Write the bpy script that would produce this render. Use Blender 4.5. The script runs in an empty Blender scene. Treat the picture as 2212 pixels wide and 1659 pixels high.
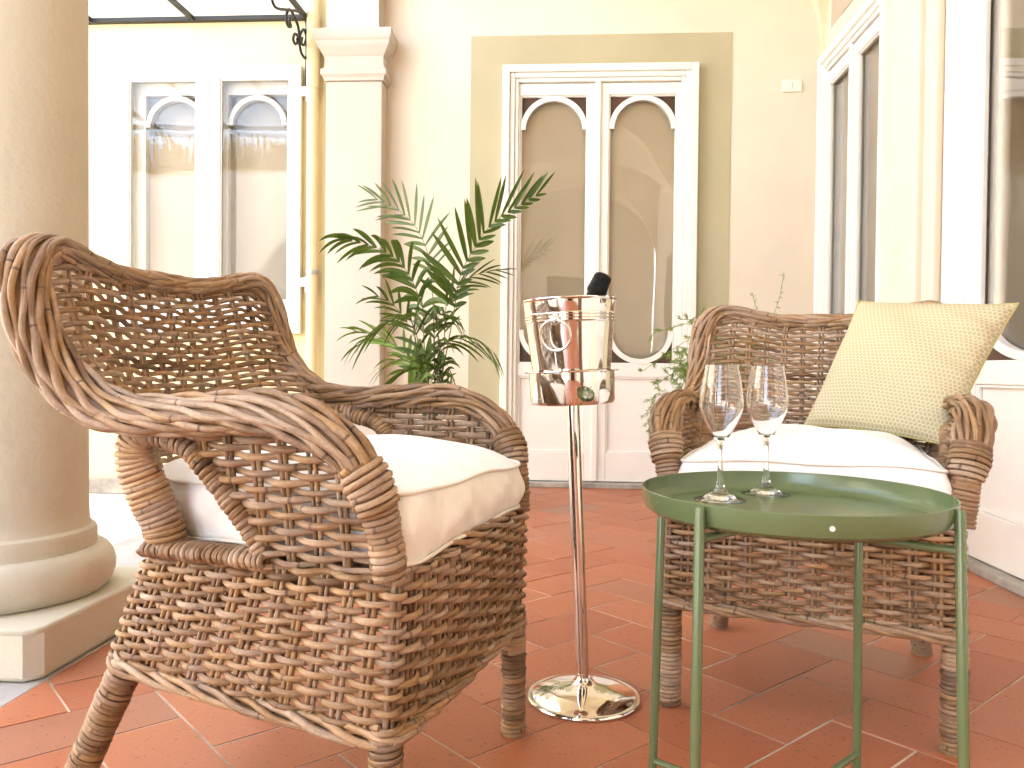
import bpy, math, random
import numpy as np
from mathutils import Matrix, Vector

random.seed(7)
rng = np.random.default_rng(11)
scene = bpy.context.scene
col = scene.collection
PI = math.pi
A = lambda *v: np.array(v, float)

# ------------------------------------------------------------------ camera
F, CX, CY, EYE = 1726.0, 1106.0, 829.5, 0.70          # pixels of a 2212 x 1659 frame, metres
ROLL, PITCH = 0.010, math.atan((829.5 - 800) / 1726.0)
c_f = A(0, math.cos(PITCH), -math.sin(PITCH))
c_u0 = np.cross(A(1, 0, 0), c_f)
c_r = math.cos(ROLL) * A(1, 0, 0) + math.sin(ROLL) * c_u0
c_u = -math.sin(ROLL) * A(1, 0, 0) + math.cos(ROLL) * c_u0
cd = bpy.data.cameras.new('camera'); cam = bpy.data.objects.new('camera', cd); col.objects.link(cam)
cd.sensor_width = 36.0; cd.lens = 36.0 * F / 2212.0; cd.clip_start = 0.02; cd.clip_end = 500
cam.matrix_world = Matrix(((c_r[0], c_u[0], -c_f[0], 0), (c_r[1], c_u[1], -c_f[1], 0), (c_r[2], c_u[2], -c_f[2], EYE), (0, 0, 0, 1)))
scene.camera = cam

def at(x, y, Y):
    d = c_f + c_r * (x - CX) / F + c_u * (CY - y) / F
    return A(0, 0, EYE) + d * (Y / d[1])

# ------------------------------------------------------------------ materials
class NT:
    def __init__(s, name):
        s.m = bpy.data.materials.new(name); s.m.use_nodes = True
        s.t = s.m.node_tree; s.t.nodes.clear()
        s.out = s.n('ShaderNodeOutputMaterial')
    def n(s, typ, **kw):
        nd = s.t.nodes.new(typ)
        for k, v in kw.items():
            if k.startswith('_'): setattr(nd, k[1:], v)
            else: s.set(nd, k, v)
        return nd
    def set(s, nd, k, v):
        k = k.replace('__', ' ')
        sock = nd.inputs[int(k[1:])] if (k[0] == 'i' and k[1:].isdigit()) else nd.inputs[k]
        if isinstance(v, bpy.types.NodeSocket): s.t.links.new(v, sock)
        elif isinstance(v, bpy.types.Node): s.t.links.new(v.outputs[0], sock)
        else: sock.default_value = v
    def math(s, op, a, b=0.0, c=0.0):
        nd = s.n('ShaderNodeMath', _operation=op)
        s.set(nd, 'i0', a); s.set(nd, 'i1', b); s.set(nd, 'i2', c); return nd.outputs[0]
    def vm(s, op, a, b=(0, 0, 0)):
        nd = s.n('ShaderNodeVectorMath', _operation=op)
        s.set(nd, 'i0', a); s.set(nd, 'i1', b); return nd
    def mix(s, f, a, b, mode='MIX'):
        nd = s.n('ShaderNodeMix', _data_type='RGBA', _blend_type=mode)
        s.set(nd, 'i0', f); s.set(nd, 'i6', a); s.set(nd, 'i7', b); return nd.outputs[2]
    def ramp(s, f, stops, interp='LINEAR'):
        nd = s.n('ShaderNodeValToRGB'); s.set(nd, 'i0', f); cr = nd.color_ramp; cr.interpolation = interp
        while len(cr.elements) > 1: cr.elements.remove(cr.elements[-1])
        for i, (p, c) in enumerate(stops):
            e = cr.elements[0] if i == 0 else cr.elements.new(p)
            e.position = p; e.color = c if len(c) == 4 else (*c, 1)
        return nd.outputs[0]
    def coord(s, which='Object'):
        return s.n('ShaderNodeTexCoord').outputs[which]
    def noise(s, vec, scale, detail=4, rough=.55, out=0):
        nd = s.n('ShaderNodeTexNoise', Vector=vec, Scale=scale, Detail=detail, Roughness=rough); return nd.outputs[out]
    def bump(s, h, strength=.3, dist=.01, normal=None):
        nd = s.n('ShaderNodeBump', Height=h, Strength=strength, Distance=dist)
        if normal is not None: s.set(nd, 'Normal', normal)
        return nd.outputs[0]
    def done(s, sh):
        s.t.links.new(sh.outputs[0] if isinstance(sh, bpy.types.Node) else sh, s.out.inputs[0]); return s.m
    def bsdf(s, **kw): return s.n('ShaderNodeBsdfPrincipled', **kw)

def c4(c): return (*c, 1.0)

def plaster(name, c, var=.06, rough=.85, bump=.25, blot=3.0, tint=None):
    k = NT(name); co = k.coord()
    n1 = k.noise(co, blot, 5, .6); n2 = k.noise(co, 45, 4, .6); n3 = k.noise(co, 9, 4, .6)
    d = tuple(x * (1 - 2.2 * var) for x in c); l = tuple(min(.88, x * (1 + var)) for x in c)
    base = k.ramp(n1, [(.3, d), (.7, l)])
    if tint: base = k.mix(k.math('MULTIPLY', k.math('GREATER_THAN', k.noise(co, 14, 6, .7), .66), .35), base, c4(tint))
    h = k.math('ADD', k.math('MULTIPLY', n2, .35), n3)
    return k.done(k.bsdf(Base__Color=base, Roughness=rough, Normal=k.bump(h, bump, .012)))

def paint(name, c, rough=.4, bump=.06, wear=.03):
    k = NT(name); co = k.coord()
    n = k.noise(co, 6, 4); n2 = k.noise(co, 60, 3)
    base = k.ramp(n, [(.3, tuple(x * (1 - wear * 2) for x in c)), (.7, c)])
    return k.done(k.bsdf(Base__Color=base, Roughness=k.math('ADD', k.math('MULTIPLY', n2, .15), rough - .07), Normal=k.bump(n2, bump, .004)))

M = {}
M['cream'] = plaster('cream_plaster', (.75, .665, .545), .04, .8, .18, 1.3)
M['khaki'] = plaster('khaki_paint', (.455, .415, .27), .04, .75, .12, 1.6)
M['yellow'] = plaster('yellow_plaster', (.77, .67, .40), .03, .8, .12, 1.2)
M['court'] = plaster('courtyard_plaster', (.66, .60, .52), .05, .85, .2, 1.0)
M['vault'] = plaster('vault_plaster', (.76, .66, .47), .03, .85, .12, 1.0)
M['pier'] = plaster('grey_beige_plaster', (.53, .475, .41), .035, .7, .2, 2.0)
M['column'] = plaster('rough_column_plaster', (.575, .54, .44), .02, .75, .5, 3.5, (.42, .34, .24))
M['stone'] = plaster('grey_stone', (.42, .41, .40), .12, .7, .5, 5.0, (.3, .28, .25))
M['sill'] = plaster('grey_sill_stone', (.40, .37, .32), .2, .7, .6, 9.0, (.22, .2, .16))
M['white'] = paint('white_gloss_paint', (.82, .80, .745), .32, .05)
M['white_ext'] = paint('white_shutter_paint', (.84, .83, .80), .35, .05)
M['brown'] = paint('brown_wood', (.085, .036, .016), .5, .1, .2)
M['iron'] = paint('black_iron', (.018, .017, .016), .5, .3, .1)
M['pipe'] = paint('cream_pipe_paint', (.80, .66, .38), .4, .05)
def enamel(name, c, rough):
    k = NT(name); n = k.noise(k.coord(), 350, 2)
    return k.done(k.bsdf(Base__Color=c4(c), Roughness=rough, Coat__Weight=.15, Coat__Roughness=.2, Normal=k.bump(n, .02, .0005)))
M['green'] = enamel('green_metal_paint', (.112, .152, .066), .25)
M['plastic'] = paint('white_plastic', (.80, .77, .70), .3, .0, .0)
M['bottle'] = paint('dark_bottle_glass', (.01, .018, .01), .1, 0, 0)
M['dark'] = paint('dark_hole', (.02, .02, .02), .6, 0, 0)
M['blind'] = plaster('tan_blind', (.76, .64, .44), .04, .8, .1, 1.5)  # tan holds the pale loggia's reflection in the door glass
M['curtain'] = plaster('brown_curtain', (.25, .165, .085), .08, .9, .1, 2.0)
M['window_blind'] = plaster('pale_interior_blind', (.42, .37, .30), .03, .9, .05, 1.0)
M['reed'] = plaster('reed_screen', (.40, .30, .17), .15, .9, .5, 20.0)
M['foil'] = None

def steel(name, c, rough):
    k = NT(name); co = k.coord(); n = k.noise(co, 40, 3)
    return k.done(k.bsdf(Base__Color=c4(c), Metallic=1.0, Roughness=k.math('ADD', k.math('MULTIPLY', n, .05), rough), Normal=k.bump(k.noise(co, 7, 2), .04, .004)))
M['steel'] = steel('polished_steel', (.79, .765, .725), .025)
M['zinc'] = steel('zinc_clamp', (.5, .5, .5), .3)

def foil():
    k = NT('black_foil'); co = k.coord()
    h = k.noise(co, 120, 4, .6)
    return k.done(k.bsdf(Base__Color=c4((.006, .0055, .005)), Roughness=.38, Specular__IOR__Level=.22, Normal=k.bump(h, 1.0, .012)))
M['foil'] = foil()

def pane(name, refl=.16, tint=(1, 1, 1), mul=1.1):
    k = NT(name)
    fr = k.n('ShaderNodeFresnel', IOR=1.5).outputs[0]
    fac = k.math('MINIMUM', k.math('ADD', k.math('MULTIPLY', fr, mul), refl), .9)
    tr = k.n('ShaderNodeBsdfTransparent', Color=c4(tint))
    wav = k.bump(k.noise(k.coord(), 2.2, 1, .4), .05, .05)
    gl = k.n('ShaderNodeBsdfGlossy', Color=c4((1, 1, 1)), Roughness=.012, Normal=wav)
    return k.done(k.n('ShaderNodeMixShader', i0=fac, i1=tr, i2=gl))
M['pane'] = pane('window_glass', .0, mul=.55)
M['pane_door'] = pane('door_glass', .0, mul=1.6)

def crystal():
    k = NT('clear_crystal')
    return k.done(k.bsdf(Base__Color=(1, 1, 1, 1), Roughness=0.0, IOR=1.5, Transmission__Weight=1.0))
M['crystal'] = crystal()

def canopy_glass():
    k = NT('frosted_glass')
    d = k.n('ShaderNodeBsdfDiffuse', Color=c4((.85, .85, .83))); t = k.n('ShaderNodeBsdfTranslucent', Color=c4((.9, .9, .88)))
    tr = k.n('ShaderNodeBsdfTransparent', Color=c4((.95, .95, .95)))
    return k.done(k.n('ShaderNodeMixShader', i0=.75, i1=k.n('ShaderNodeMixShader', i0=.75, i1=d, i2=t), i2=tr))
M['frosted'] = canopy_glass()

def rattan():
    k = NT('woven_rattan'); co = k.coord()
    rnd = k.n('ShaderNodeAttribute', _attribute_name='rnd').outputs['Fac']
    ln = k.n('ShaderNodeAttribute', _attribute_name='len').outputs['Fac']
    v = k.n('ShaderNodeCombineXYZ', X=k.math('MULTIPLY', ln, 4.5), Y=k.math('MULTIPLY', rnd, 93.0), Z=0.0)
    seg = k.noise(v, 1.0, 2, .5)
    f = k.math('FRACT', k.math('ADD', k.math('MULTIPLY', rnd, .75), k.math('MULTIPLY', seg, .5)))
    base = k.ramp(f, [(0, (.10, .050, .020)), (.2, (.195, .104, .043)), (.4, (.325, .185, .081)), (.55, (.265, .163, .095)), (.7, (.42, .298, .20)), (.85, (.41, .235, .098)), (1, (.13, .067, .028))])
    streak = k.noise(k.vm('MULTIPLY', co, (160, 160, 160)), 1, 3, .6)
    base = k.mix(k.math('MULTIPLY', k.math('SUBTRACT', .62, streak), .9), base, c4((.10, .055, .03)))
    ag = k.n('ShaderNodeAttribute', _attribute_name='ang').outputs['Fac']
    fv = k.n('ShaderNodeCombineXYZ', X=k.math('MULTIPLY', ln, 26.0), Y=k.math('MULTIPLY', ag, 2.6), Z=k.math('MULTIPLY', rnd, 71.0))
    fibre = k.noise(fv, 1.0, 4, .65)
    base = k.mix(k.n('ShaderNodeMapRange', Value=fibre, From__Min=.5, From__Max=.72, To__Min=0.0, To__Max=.6).outputs[0], base, c4((.09, .045, .02)))
    base = k.mix(k.n('ShaderNodeMapRange', Value=fibre, From__Min=.46, From__Max=.3, To__Min=0.0, To__Max=.45).outputs[0], base, c4((.55, .42, .31)))
    grime = k.noise(co, 22, 4, .65)
    base = k.mix(k.math('MULTIPLY', k.math('GREATER_THAN', grime, .63), .35), base, c4((.12, .075, .045)))
    pale = k.noise(co, 11, 3, .6)
    base = k.mix(k.math('MULTIPLY', k.math('MAXIMUM', k.math('SUBTRACT', pale, .5), 0.0), 1.0), base, c4((.52, .43, .38)))
    ring = k.math('FRACT', k.math('ADD', k.math('MULTIPLY', ln, 4.1), k.math('MULTIPLY', rnd, 17.0)))
    base = k.mix(k.math('MULTIPLY', k.math('LESS_THAN', ring, .016), .75), base, c4((.07, .04, .025)))
    fib = k.noise(co, 420, 2)
    return k.done(k.bsdf(Base__Color=base, Roughness=k.math('ADD', .36, k.math('MULTIPLY', grime, .25)), Specular__IOR__Level=.4, Normal=k.bump(k.math('ADD', fib, k.math('ADD', k.math('MULTIPLY', streak, 1.2), k.math('MULTIPLY', fibre, 2.0))), .35, .002)))
M['rattan'] = rattan()

def fabric(name, c, scale=900, rough=.9):
    k = NT(name); co = k.coord()
    w1 = k.n('ShaderNodeTexWave', Vector=co, Scale=scale / 6, _bands_direction='X'); w2 = k.n('ShaderNodeTexWave', Vector=co, Scale=scale / 6, _bands_direction='Y')
    wr = k.noise(k.vm('ADD', co, k.vm('MULTIPLY', k.n('ShaderNodeTexNoise', Vector=co, Scale=3.0).outputs[1], (.25, .25, .25)).outputs[0]).outputs[0], 8, 3, .5)
    n0 = k.bump(wr, .55, .03); n1 = k.bump(k.math('ADD', w1.outputs[1], w2.outputs[1]), .12, .001, n0)
    return k.done(k.bsdf(Base__Color=c4(c), Roughness=rough, Sheen__Weight=.15, Normal=n1))
M['canvas'] = fabric('white_canvas', (.86, .85, .825))
M['piping'] = fabric('cream_piping', (.80, .765, .70))
M['pillow_back'] = fabric('olive_pillow_back', (.42, .35, .13))

def honeycomb():
    k = NT('honeycomb_fabric')
    uv = k.n('ShaderNodeTexCoord').outputs['UV']
    R = (1.0, 1.7320508, 1.0); Hh = (.5, .8660254, .5)
    p = k.vm('MULTIPLY', uv, (36, 36, 0)).outputs[0]
    a = k.vm('SUBTRACT', k.vm('MODULO', p, R).outputs[0], Hh).outputs[0]
    b = k.vm('SUBTRACT', k.vm('MODULO', k.vm('ADD', p, Hh).outputs[0], R).outputs[0], Hh).outputs[0]
    def hd(q):
        s = k.n('ShaderNodeSeparateXYZ', Vector=k.vm('ABSOLUTE', q).outputs[0])
        return k.math('MAXIMUM', k.math('ADD', k.math('MULTIPLY', s.outputs[0], .5), k.math('MULTIPLY', s.outputs[1], .8660254)), s.outputs[0])
    d = k.math('MINIMUM', hd(a), hd(b))
    line = k.n('ShaderNodeMapRange', Value=d, From__Min=.415, From__Max=.455).outputs[0]
    base = k.mix(line, c4((.43, .37, .22)), c4((.68, .61, .42)))
    nb = k.bump(k.math('SUBTRACT', 1.0, line), .25, .002, k.bump(k.noise(k.coord(), 8, 3), .3, .02))
    return k.done(k.bsdf(Base__Color=base, Roughness=.85, Normal=nb))
M['honey'] = honeycomb()

def leaf(name, c1, c2, trans=.25):
    k = NT(name); rnd = k.n('ShaderNodeAttribute', _attribute_name='rnd').outputs['Fac']
    base = k.mix(rnd, c4(c1), c4(c2))
    d = k.bsdf(Base__Color=base, Roughness=.32, Specular__IOR__Level=.5)
    t = k.n('ShaderNodeBsdfTranslucent', Color=k.mix(.5, base, c4((.25, .35, .04))))
    return k.done(k.n('ShaderNodeMixShader', i0=trans, i1=d, i2=t))
M['palm'] = leaf('palm_leaf', (.032, .074, .011), (.068, .125, .018))
M['palm_young'] = leaf('young_palm_leaf', (.13, .23, .03), (.17, .30, .05))
M['fern'] = leaf('fern_leaf', (.16, .25, .035), (.30, .40, .08), .35)
M['stem'] = leaf('palm_stem', (.075, .11, .025), (.12, .13, .045), .0)

def terracotta():
    k = NT('terracotta_tile'); co = k.coord()
    rnd = k.n('ShaderNodeAttribute', _attribute_name='rnd').outputs['Fac']
    base = k.ramp(rnd, [(0, (.36, .108, .046)), (.25, (.41, .127, .052)), (.5, (.435, .141, .059)), (.75, (.46, .156, .070)), (.9, (.40, .145, .074)), (.97, (.35, .15, .085)), (1, (.31, .155, .092))])
    mott = k.noise(co, 7, 6, .65); base = k.mix(k.math('MULTIPLY', k.math('SUBTRACT', mott, .35), .9), base, c4((.47, .20, .11)))
    fine = k.noise(co, 130, 3, .7); base = k.mix(k.math('MULTIPLY', k.math('SUBTRACT', fine, .4), .6), base, c4((.24, .085, .045)))
    sp = k.noise(k.vm('MULTIPLY', co, (1, 1, 1)).outputs[0], 70, 2, .9); pit = k.math('GREATER_THAN', sp, .655)
    base = k.mix(k.math('MULTIPLY', pit, .75), base, c4((.10, .04, .025)))
    lt = k.math('GREATER_THAN', k.noise(k.vm('ADD', co, (7, 3, 1)).outputs[0], 120, 2, .9), .69)
    base = k.mix(k.math('MULTIPLY', lt, .45), base, c4((.55, .36, .24)))
    h = k.math('SUBTRACT', k.math('ADD', k.math('MULTIPLY', fine, .4), mott), k.math('MULTIPLY', pit, .8))
    return k.done(k.bsdf(Base__Color=base, Roughness=k.math('ADD', .38, k.math('MULTIPLY', mott, .3)), Normal=k.bump(h, .25, .004)))
M['tile'] = terracotta()
M['grout'] = plaster('pale_grout', (.58, .48, .37), .3, .9, .5, 5.0, (.34, .25, .17))
M['concrete'] = plaster('courtyard_concrete', (.60, .575, .53), .05, .85, .3, 2.5)
M['pot'] = plaster('terracotta_pot', (.56, .27, .135), .1, .8, .4, 8.0, (.6, .42, .3))
M['soil'] = plaster('potting_soil', (.05, .035, .022), .3, .95, .9, 30)

# ------------------------------------------------------------------ mesh building
def catmull(pts, step=.01, closed=False):
    P = np.asarray(pts, float); n = len(P)
    if closed: Q = np.vstack([P[-1], P, P[0], P[1]]); m = n
    else: Q = np.vstack([2 * P[0] - P[1], P, 2 * P[-1] - P[-2]]); m = n - 1
    out = []
    for i in range(m):
        a, b, c, d = Q[i:i + 4]; k = max(2, int(np.linalg.norm((c - b)[:3]) / step))
        t = np.arange(k)[:, None] / k
        out.append(.5 * (2 * b + (c - a) * t + (2 * a - 5 * b + 4 * c - d) * t ** 2 + (3 * b - a - 3 * c + d) * t ** 3))
    if not closed: out.append(P[-1:])
    return np.vstack(out)

def arclen(P): return np.concatenate([[0], np.cumsum(np.linalg.norm(np.diff(P[:, :3], axis=0), axis=1))])
def tang(P):
    T = np.gradient(P, axis=0); return T / (np.linalg.norm(T, axis=1, keepdims=True) + 1e-12)

class MB:
    def __init__(s): s.V = []; s.Q = []; s.N = []; s.R = []; s.L = []; s.k = 0; s.mi = []; s.uv = None; s.G = []
    def add(s, v, faces, rnd=0., ln=0., mat=0, ag=0.):
        v = np.asarray(v, float).reshape(-1, 3); o = s.k
        s.V.append(v); s.k += len(v)
        s.R.append(np.broadcast_to(np.asarray(rnd, float), (len(v),))); s.L.append(np.broadcast_to(np.asarray(ln, float), (len(v),)))
        s.G.append(np.broadcast_to(np.asarray(ag, float), (len(v),)))
        for f in faces: s.Q.append(tuple(int(i) + o for i in f))
        s.mi += [mat] * len(faces)
        return o
    def grid(s, G, closeu=False, closev=False, **kw):
        G = np.asarray(G, float); n, m = G.shape[:2]; f = []
        for i in range(n if closeu else n - 1):
            i2 = (i + 1) % n
            for j in range(m if closev else m - 1):
                j2 = (j + 1) % m; f.append((i * m + j, i * m + j2, i2 * m + j2, i2 * m + j))
        return s.add(G.reshape(-1, 3), f, **kw)
    def tube(s, P, r=.005, sides=6, rnd=None, closed=False, cap=True, len0=0., mat=0, flat=None):
        P = np.asarray(P, float); n = len(P)
        T = tang(P)
        if closed: T = np.roll(P, -1, 0) - np.roll(P, 1, 0); T /= np.linalg.norm(T, axis=1, keepdims=True)
        ref = A(0, 0, 1) if abs(T[0][2]) < .9 else A(1, 0, 0)
        N = np.zeros_like(P); v = ref - T[0] * T[0].dot(ref); N[0] = v / np.linalg.norm(v)
        for i in range(1, n):
            v = N[i - 1] - T[i] * T[i].dot(N[i - 1]); N[i] = v / (np.linalg.norm(v) + 1e-12)
        B = np.cross(T, N)
        a = np.arange(sides) * 2 * PI / sides
        r = np.broadcast_to(np.asarray(r, float), (n,))[:, None, None]
        fl = 1. if flat is None else flat
        G = P[:, None] + r * (N[:, None] * np.cos(a)[None, :, None] + B[:, None] * np.sin(a)[None, :, None] * fl)
        ln = np.repeat(arclen(P) + len0, sides)
        if rnd is None: rnd = random.random()
        o = s.grid(G, closeu=closed, closev=True, rnd=rnd, ln=ln, mat=mat, ag=np.tile(np.cos(a + random.random() * 6), n))
        if cap and not closed:
            s.Q.append(tuple(o + i for i in range(sides))[::-1]); s.Q.append(tuple(o + (n - 1) * sides + i for i in range(sides))); s.mi += [mat, mat]
    def box(s, lo, hi, **kw):
        (x0, y0, z0), (x1, y1, z1) = lo, hi
        x0, x1 = sorted((x0, x1)); y0, y1 = sorted((y0, y1)); z0, z1 = sorted((z0, z1))
        v = [(x0, y0, z0), (x1, y0, z0), (x1, y1, z0), (x0, y1, z0), (x0, y0, z1), (x1, y0, z1), (x1, y1, z1), (x0, y1, z1)]
        s.add(v, [(0, 3, 2, 1), (4, 5, 6, 7), (0, 1, 5, 4), (1, 2, 6, 5), (2, 3, 7, 6), (3, 0, 4, 7)], **kw)
    def lathe(s, prof, seg=48, c=(0, 0, 0), square=False, **kw):
        prof = np.asarray(prof, float); a = np.arange(seg) * 2 * PI / seg
        G = np.stack([np.stack([c[0] + p[0] * np.cos(a), c[1] + p[0] * np.sin(a), np.full(seg, c[2] + p[1])], -1) for p in prof])
        o = s.grid(G, closev=True, **kw); m = len(prof)
        mat = kw.get('mat', 0)
        if prof[0][0] > 1e-6: s.Q.append(tuple(o + i for i in range(seg))[::-1]); s.mi.append(mat)
        if prof[-1][0] > 1e-6: s.Q.append(tuple(o + (m - 1) * seg + i for i in range(seg))); s.mi.append(mat)
    def prism(s, poly, lo, hi, axis=1, **kw):
        n = len(poly); v = []
        for h in (lo, hi):
            for p in poly: v.append((p[0], h, p[1]) if axis == 1 else ((h, p[0], p[1]) if axis == 0 else (p[0], p[1], h)))
        f = [tuple(range(n))[::-1], tuple(range(n, 2 * n))] + [(i, (i + 1) % n, n + (i + 1) % n, n + i) for i in range(n)]
        s.add(v, f, **kw)

BASE = {}
def build(mb, name, mats, parent=None, bevel=0, smooth=True, angle=40, base=None, rot=0., mat3=None):
    mats = mats if isinstance(mats, (list, tuple)) else [mats]
    V = np.vstack(mb.V)
    if mat3 is not None: V = V @ np.asarray(mat3)[:3, :3].T + np.asarray(mat3)[:3, 3]
    root = parent
    while root is not None and root.parent is not None: root = root.parent
    off = BASE[root.name] if root is not None else (A(*base) if base is not None else A(0, 0, 0))
    me = bpy.data.meshes.new(name); me.from_pydata((V - off).tolist(), [], mb.Q)
    for m in mats: me.materials.append(M[m])
    if len(mats) > 1: me.polygons.foreach_set('material_index', mb.mi)
    for nm, dat in (('rnd', mb.R), ('len', mb.L), ('ang', mb.G)):
        at_ = me.attributes.new(nm, 'FLOAT', 'POINT'); at_.data.foreach_set('value', np.concatenate(dat).astype(np.float32))
    if mb.uv is not None:
        uvl = me.uv_layers.new(name='UVMap'); idx = np.zeros(len(me.loops), np.int32); me.loops.foreach_get('vertex_index', idx)
        uvl.data.foreach_set('uv', np.asarray(mb.uv, np.float32)[idx].ravel())
    import bmesh
    bm = bmesh.new(); bm.from_mesh(me); bmesh.ops.recalc_face_normals(bm, faces=bm.faces); bm.to_mesh(me); bm.free()
    if smooth:
        me.polygons.foreach_set('use_smooth', [True] * len(me.polygons)); me.set_sharp_from_angle(angle=math.radians(angle))
    o = bpy.data.objects.new(name, me); col.objects.link(o)
    if parent is not None: o.parent = parent
    elif base is not None: o.location = place(off, rot)
    if parent is None: o.rotation_euler.z = rot; BASE[o.name] = off
    if bevel:
        b = o.modifiers.new('bevel', 'BEVEL'); b.width = bevel; b.segments = 2; b.limit_method = 'ANGLE'; b.angle_limit = math.radians(50); b.harden_normals = True
    return o

WROT = math.radians(-3.6079); WO = A(0, 4.8511, 0)     # frame of the house: u along the back wall, n away from the camera
WE = A(math.cos(WROT), math.sin(WROT), 0); WN = A(-math.sin(WROT), math.cos(WROT), 0)
def place(p, rot):
    if rot == 0: return Vector(p)
    w = WO + WE * p[0] + WN * p[1]; return Vector((w[0], w[1], p[2]))

def thing(name, label, cat, base=(0, 0, 0), rot=0., group=None, world=None):
    o = bpy.data.objects.new(name, None); col.objects.link(o); o.empty_display_size = .1
    o['label'] = label; o['category'] = cat
    if group: o['group'] = group
    BASE[o.name] = A(*base)
    o.location = place(A(*base), rot) if world is None else world; o.rotation_euler.z = rot
    return o
def tag(o, label, cat, group=None):
    o['label'] = label; o['category'] = cat
    if group: o['group'] = group
    return o
def struct(o): o['kind'] = 'structure'; return o

# ------------------------------------------------------------------ ground and floor
mb = MB(); mb.box((-80, -80, -.6), (80, 80, -.0975)); struct(build(mb, 'ground', 'concrete', base=(0, 0, 0), rot=WROT))
UF0, UF1, NF0, NF1 = -.832, 1.84, -9.0, .0
mb = MB()
d1 = A(.7606, .6492); d1 /= np.linalg.norm(d1); d2 = A(-d1[1], d1[0]); o2 = A(.543, 1.730); TW = .1672; g = .0021
def clip_poly(poly, lo, hi):
    for ax, lim, sg in ((0, lo[0], 1), (0, hi[0], -1), (1, lo[1], 1), (1, hi[1], -1)):
        out = []
        for i in range(len(poly)):
            p, q = poly[i], poly[(i + 1) % len(poly)]; dp, dq = sg * (p[ax] - lim), sg * (q[ax] - lim)
            if dp >= 0: out.append(p)
            if dp * dq < 0: out.append(p + (q - p) * (dp / (dp - dq)))
        poly = out
        if len(poly) < 3: return None
    return poly
for i in range(-75, 60):
    for j in range(-75, 60):
        k_ = (i - j) % 4
        if k_ == 0: x0, y0, x1, y1 = i, j, i + 2, j + 1
        elif k_ == 3: x0, y0, x1, y1 = i, j, i + 1, j + 2
        else: continue
        gg = g * random.uniform(.6, 1.35) / TW
        q = [o2 + TW * (d1 * a + d2 * b) for a, b in ((x0 + gg, y0 + gg), (x1 - gg, y0 + gg), (x1 - gg, y1 - gg), (x0 + gg, y1 - gg))]
        q = [p + rng.normal(0, .0006, 2) for p in q]
        loc = [A((np.append(p, 0) - WO) @ WE, (np.append(p, 0) - WO) @ WN) for p in q]
        loc = clip_poly(loc, (UF0, NF0), (UF1, NF1))
        if loc is None: continue
        n = len(loc); z = random.uniform(-.0008, .0008); cen = sum(loc) / n
        top = [(p[0] + (cen - p)[0] * .006, p[1] + (cen - p)[1] * .006, z) for p in loc]; bot = [(p[0], p[1], -.006) for p in loc]
        mb.add(top + bot, [tuple(range(n))] + [(i_, (i_ + 1) % n, n + (i_ + 1) % n, n + i_)[::-1] for i_ in range(n)], rnd=random.random())
mb.box((UF0, NF0, -.08), (UF1, NF1, -.0014), mat=1)
struct(build(mb, 'floor', ['tile', 'grout'], base=(0, 0, 0), rot=WROT, smooth=False))
mb = MB()
for k_ in range(8): mb.box((-1.45, -k_ * 1.12 - 1.12 + .003, -.2), (UF0 - .003, -k_ * 1.12, .0015 * (k_ % 2)))
struct(build(mb, 'kerb', 'stone', base=(0, 0, 0), rot=WROT, bevel=.004))

# ------------------------------------------------------------------ walls
def holed(mb, a0, a1, z0, z1, face, depth, holes, axis='u', mat=0):
    """wall slab with rectangular openings; face = n (axis u) or u (axis n) of the visible side"""
    As = sorted({a0, a1, *[h[0] for h in holes], *[h[1] for h in holes]}); Zs = sorted({z0, z1, *[h[2] for h in holes], *[h[3] for h in holes]})
    solid = lambda i, j: 0 <= i < len(As) - 1 and 0 <= j < len(Zs) - 1 and not any(h[0] <= (As[i] + As[i + 1]) / 2 <= h[1] and h[2] <= (Zs[j] + Zs[j + 1]) / 2 <= h[3] for h in holes)
    P = (lambda a, d, z: (a, d, z)) if axis == 'u' else (lambda a, d, z: (d, a, z))
    f2 = face + depth
    for i in range(len(As) - 1):
        for j in range(len(Zs) - 1):
            if not solid(i, j): continue
            x0, x1, y0, y1 = As[i], As[i + 1], Zs[j], Zs[j + 1]
            for d in (face, f2): mb.add([P(x0, d, y0), P(x1, d, y0), P(x1, d, y1), P(x0, d, y1)], [(0, 1, 2, 3)], mat=mat)
            if not solid(i - 1, j): mb.add([P(x0, face, y0), P(x0, f2, y0), P(x0, f2, y1), P(x0, face, y1)], [(0, 1, 2, 3)], mat=mat)
            if not solid(i + 1, j): mb.add([P(x1, face, y0), P(x1, f2, y0), P(x1, f2, y1), P(x1, face, y1)], [(0, 1, 2, 3)], mat=mat)
            if not solid(i, j - 1): mb.add([P(x0, face, y0), P(x1, face, y0), P(x1, f2, y0), P(x0, f2, y0)], [(0, 1, 2, 3)], mat=mat)
            if not solid(i, j + 1): mb.add([P(x0, face, y1), P(x1, face, y1), P(x1, f2, y1), P(x0, f2, y1)], [(0, 1, 2, 3)], mat=mat)

DW, DH = 1.162, 2.526        # door set: overall frame width and height
mb = MB(); holed(mb, -.95, 1.824, -.1, 5.5, 0, .3, [(-.02, 1.04, .03, 2.45)])
wl = thing('loggia_wall', 'cream plastered loggia wall with a khaki band painted round the middle door', 'wall', (0.5, 0, 0), WROT)
build(mb, 'plaster', 'cream', wl)
mb = MB(); holed(mb, -.268, 1.287, .0, 2.716, -.004, .0035, [(-.02, 1.04, .0, 2.45)])
build(mb, 'painted_band', 'khaki', wl)

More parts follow.
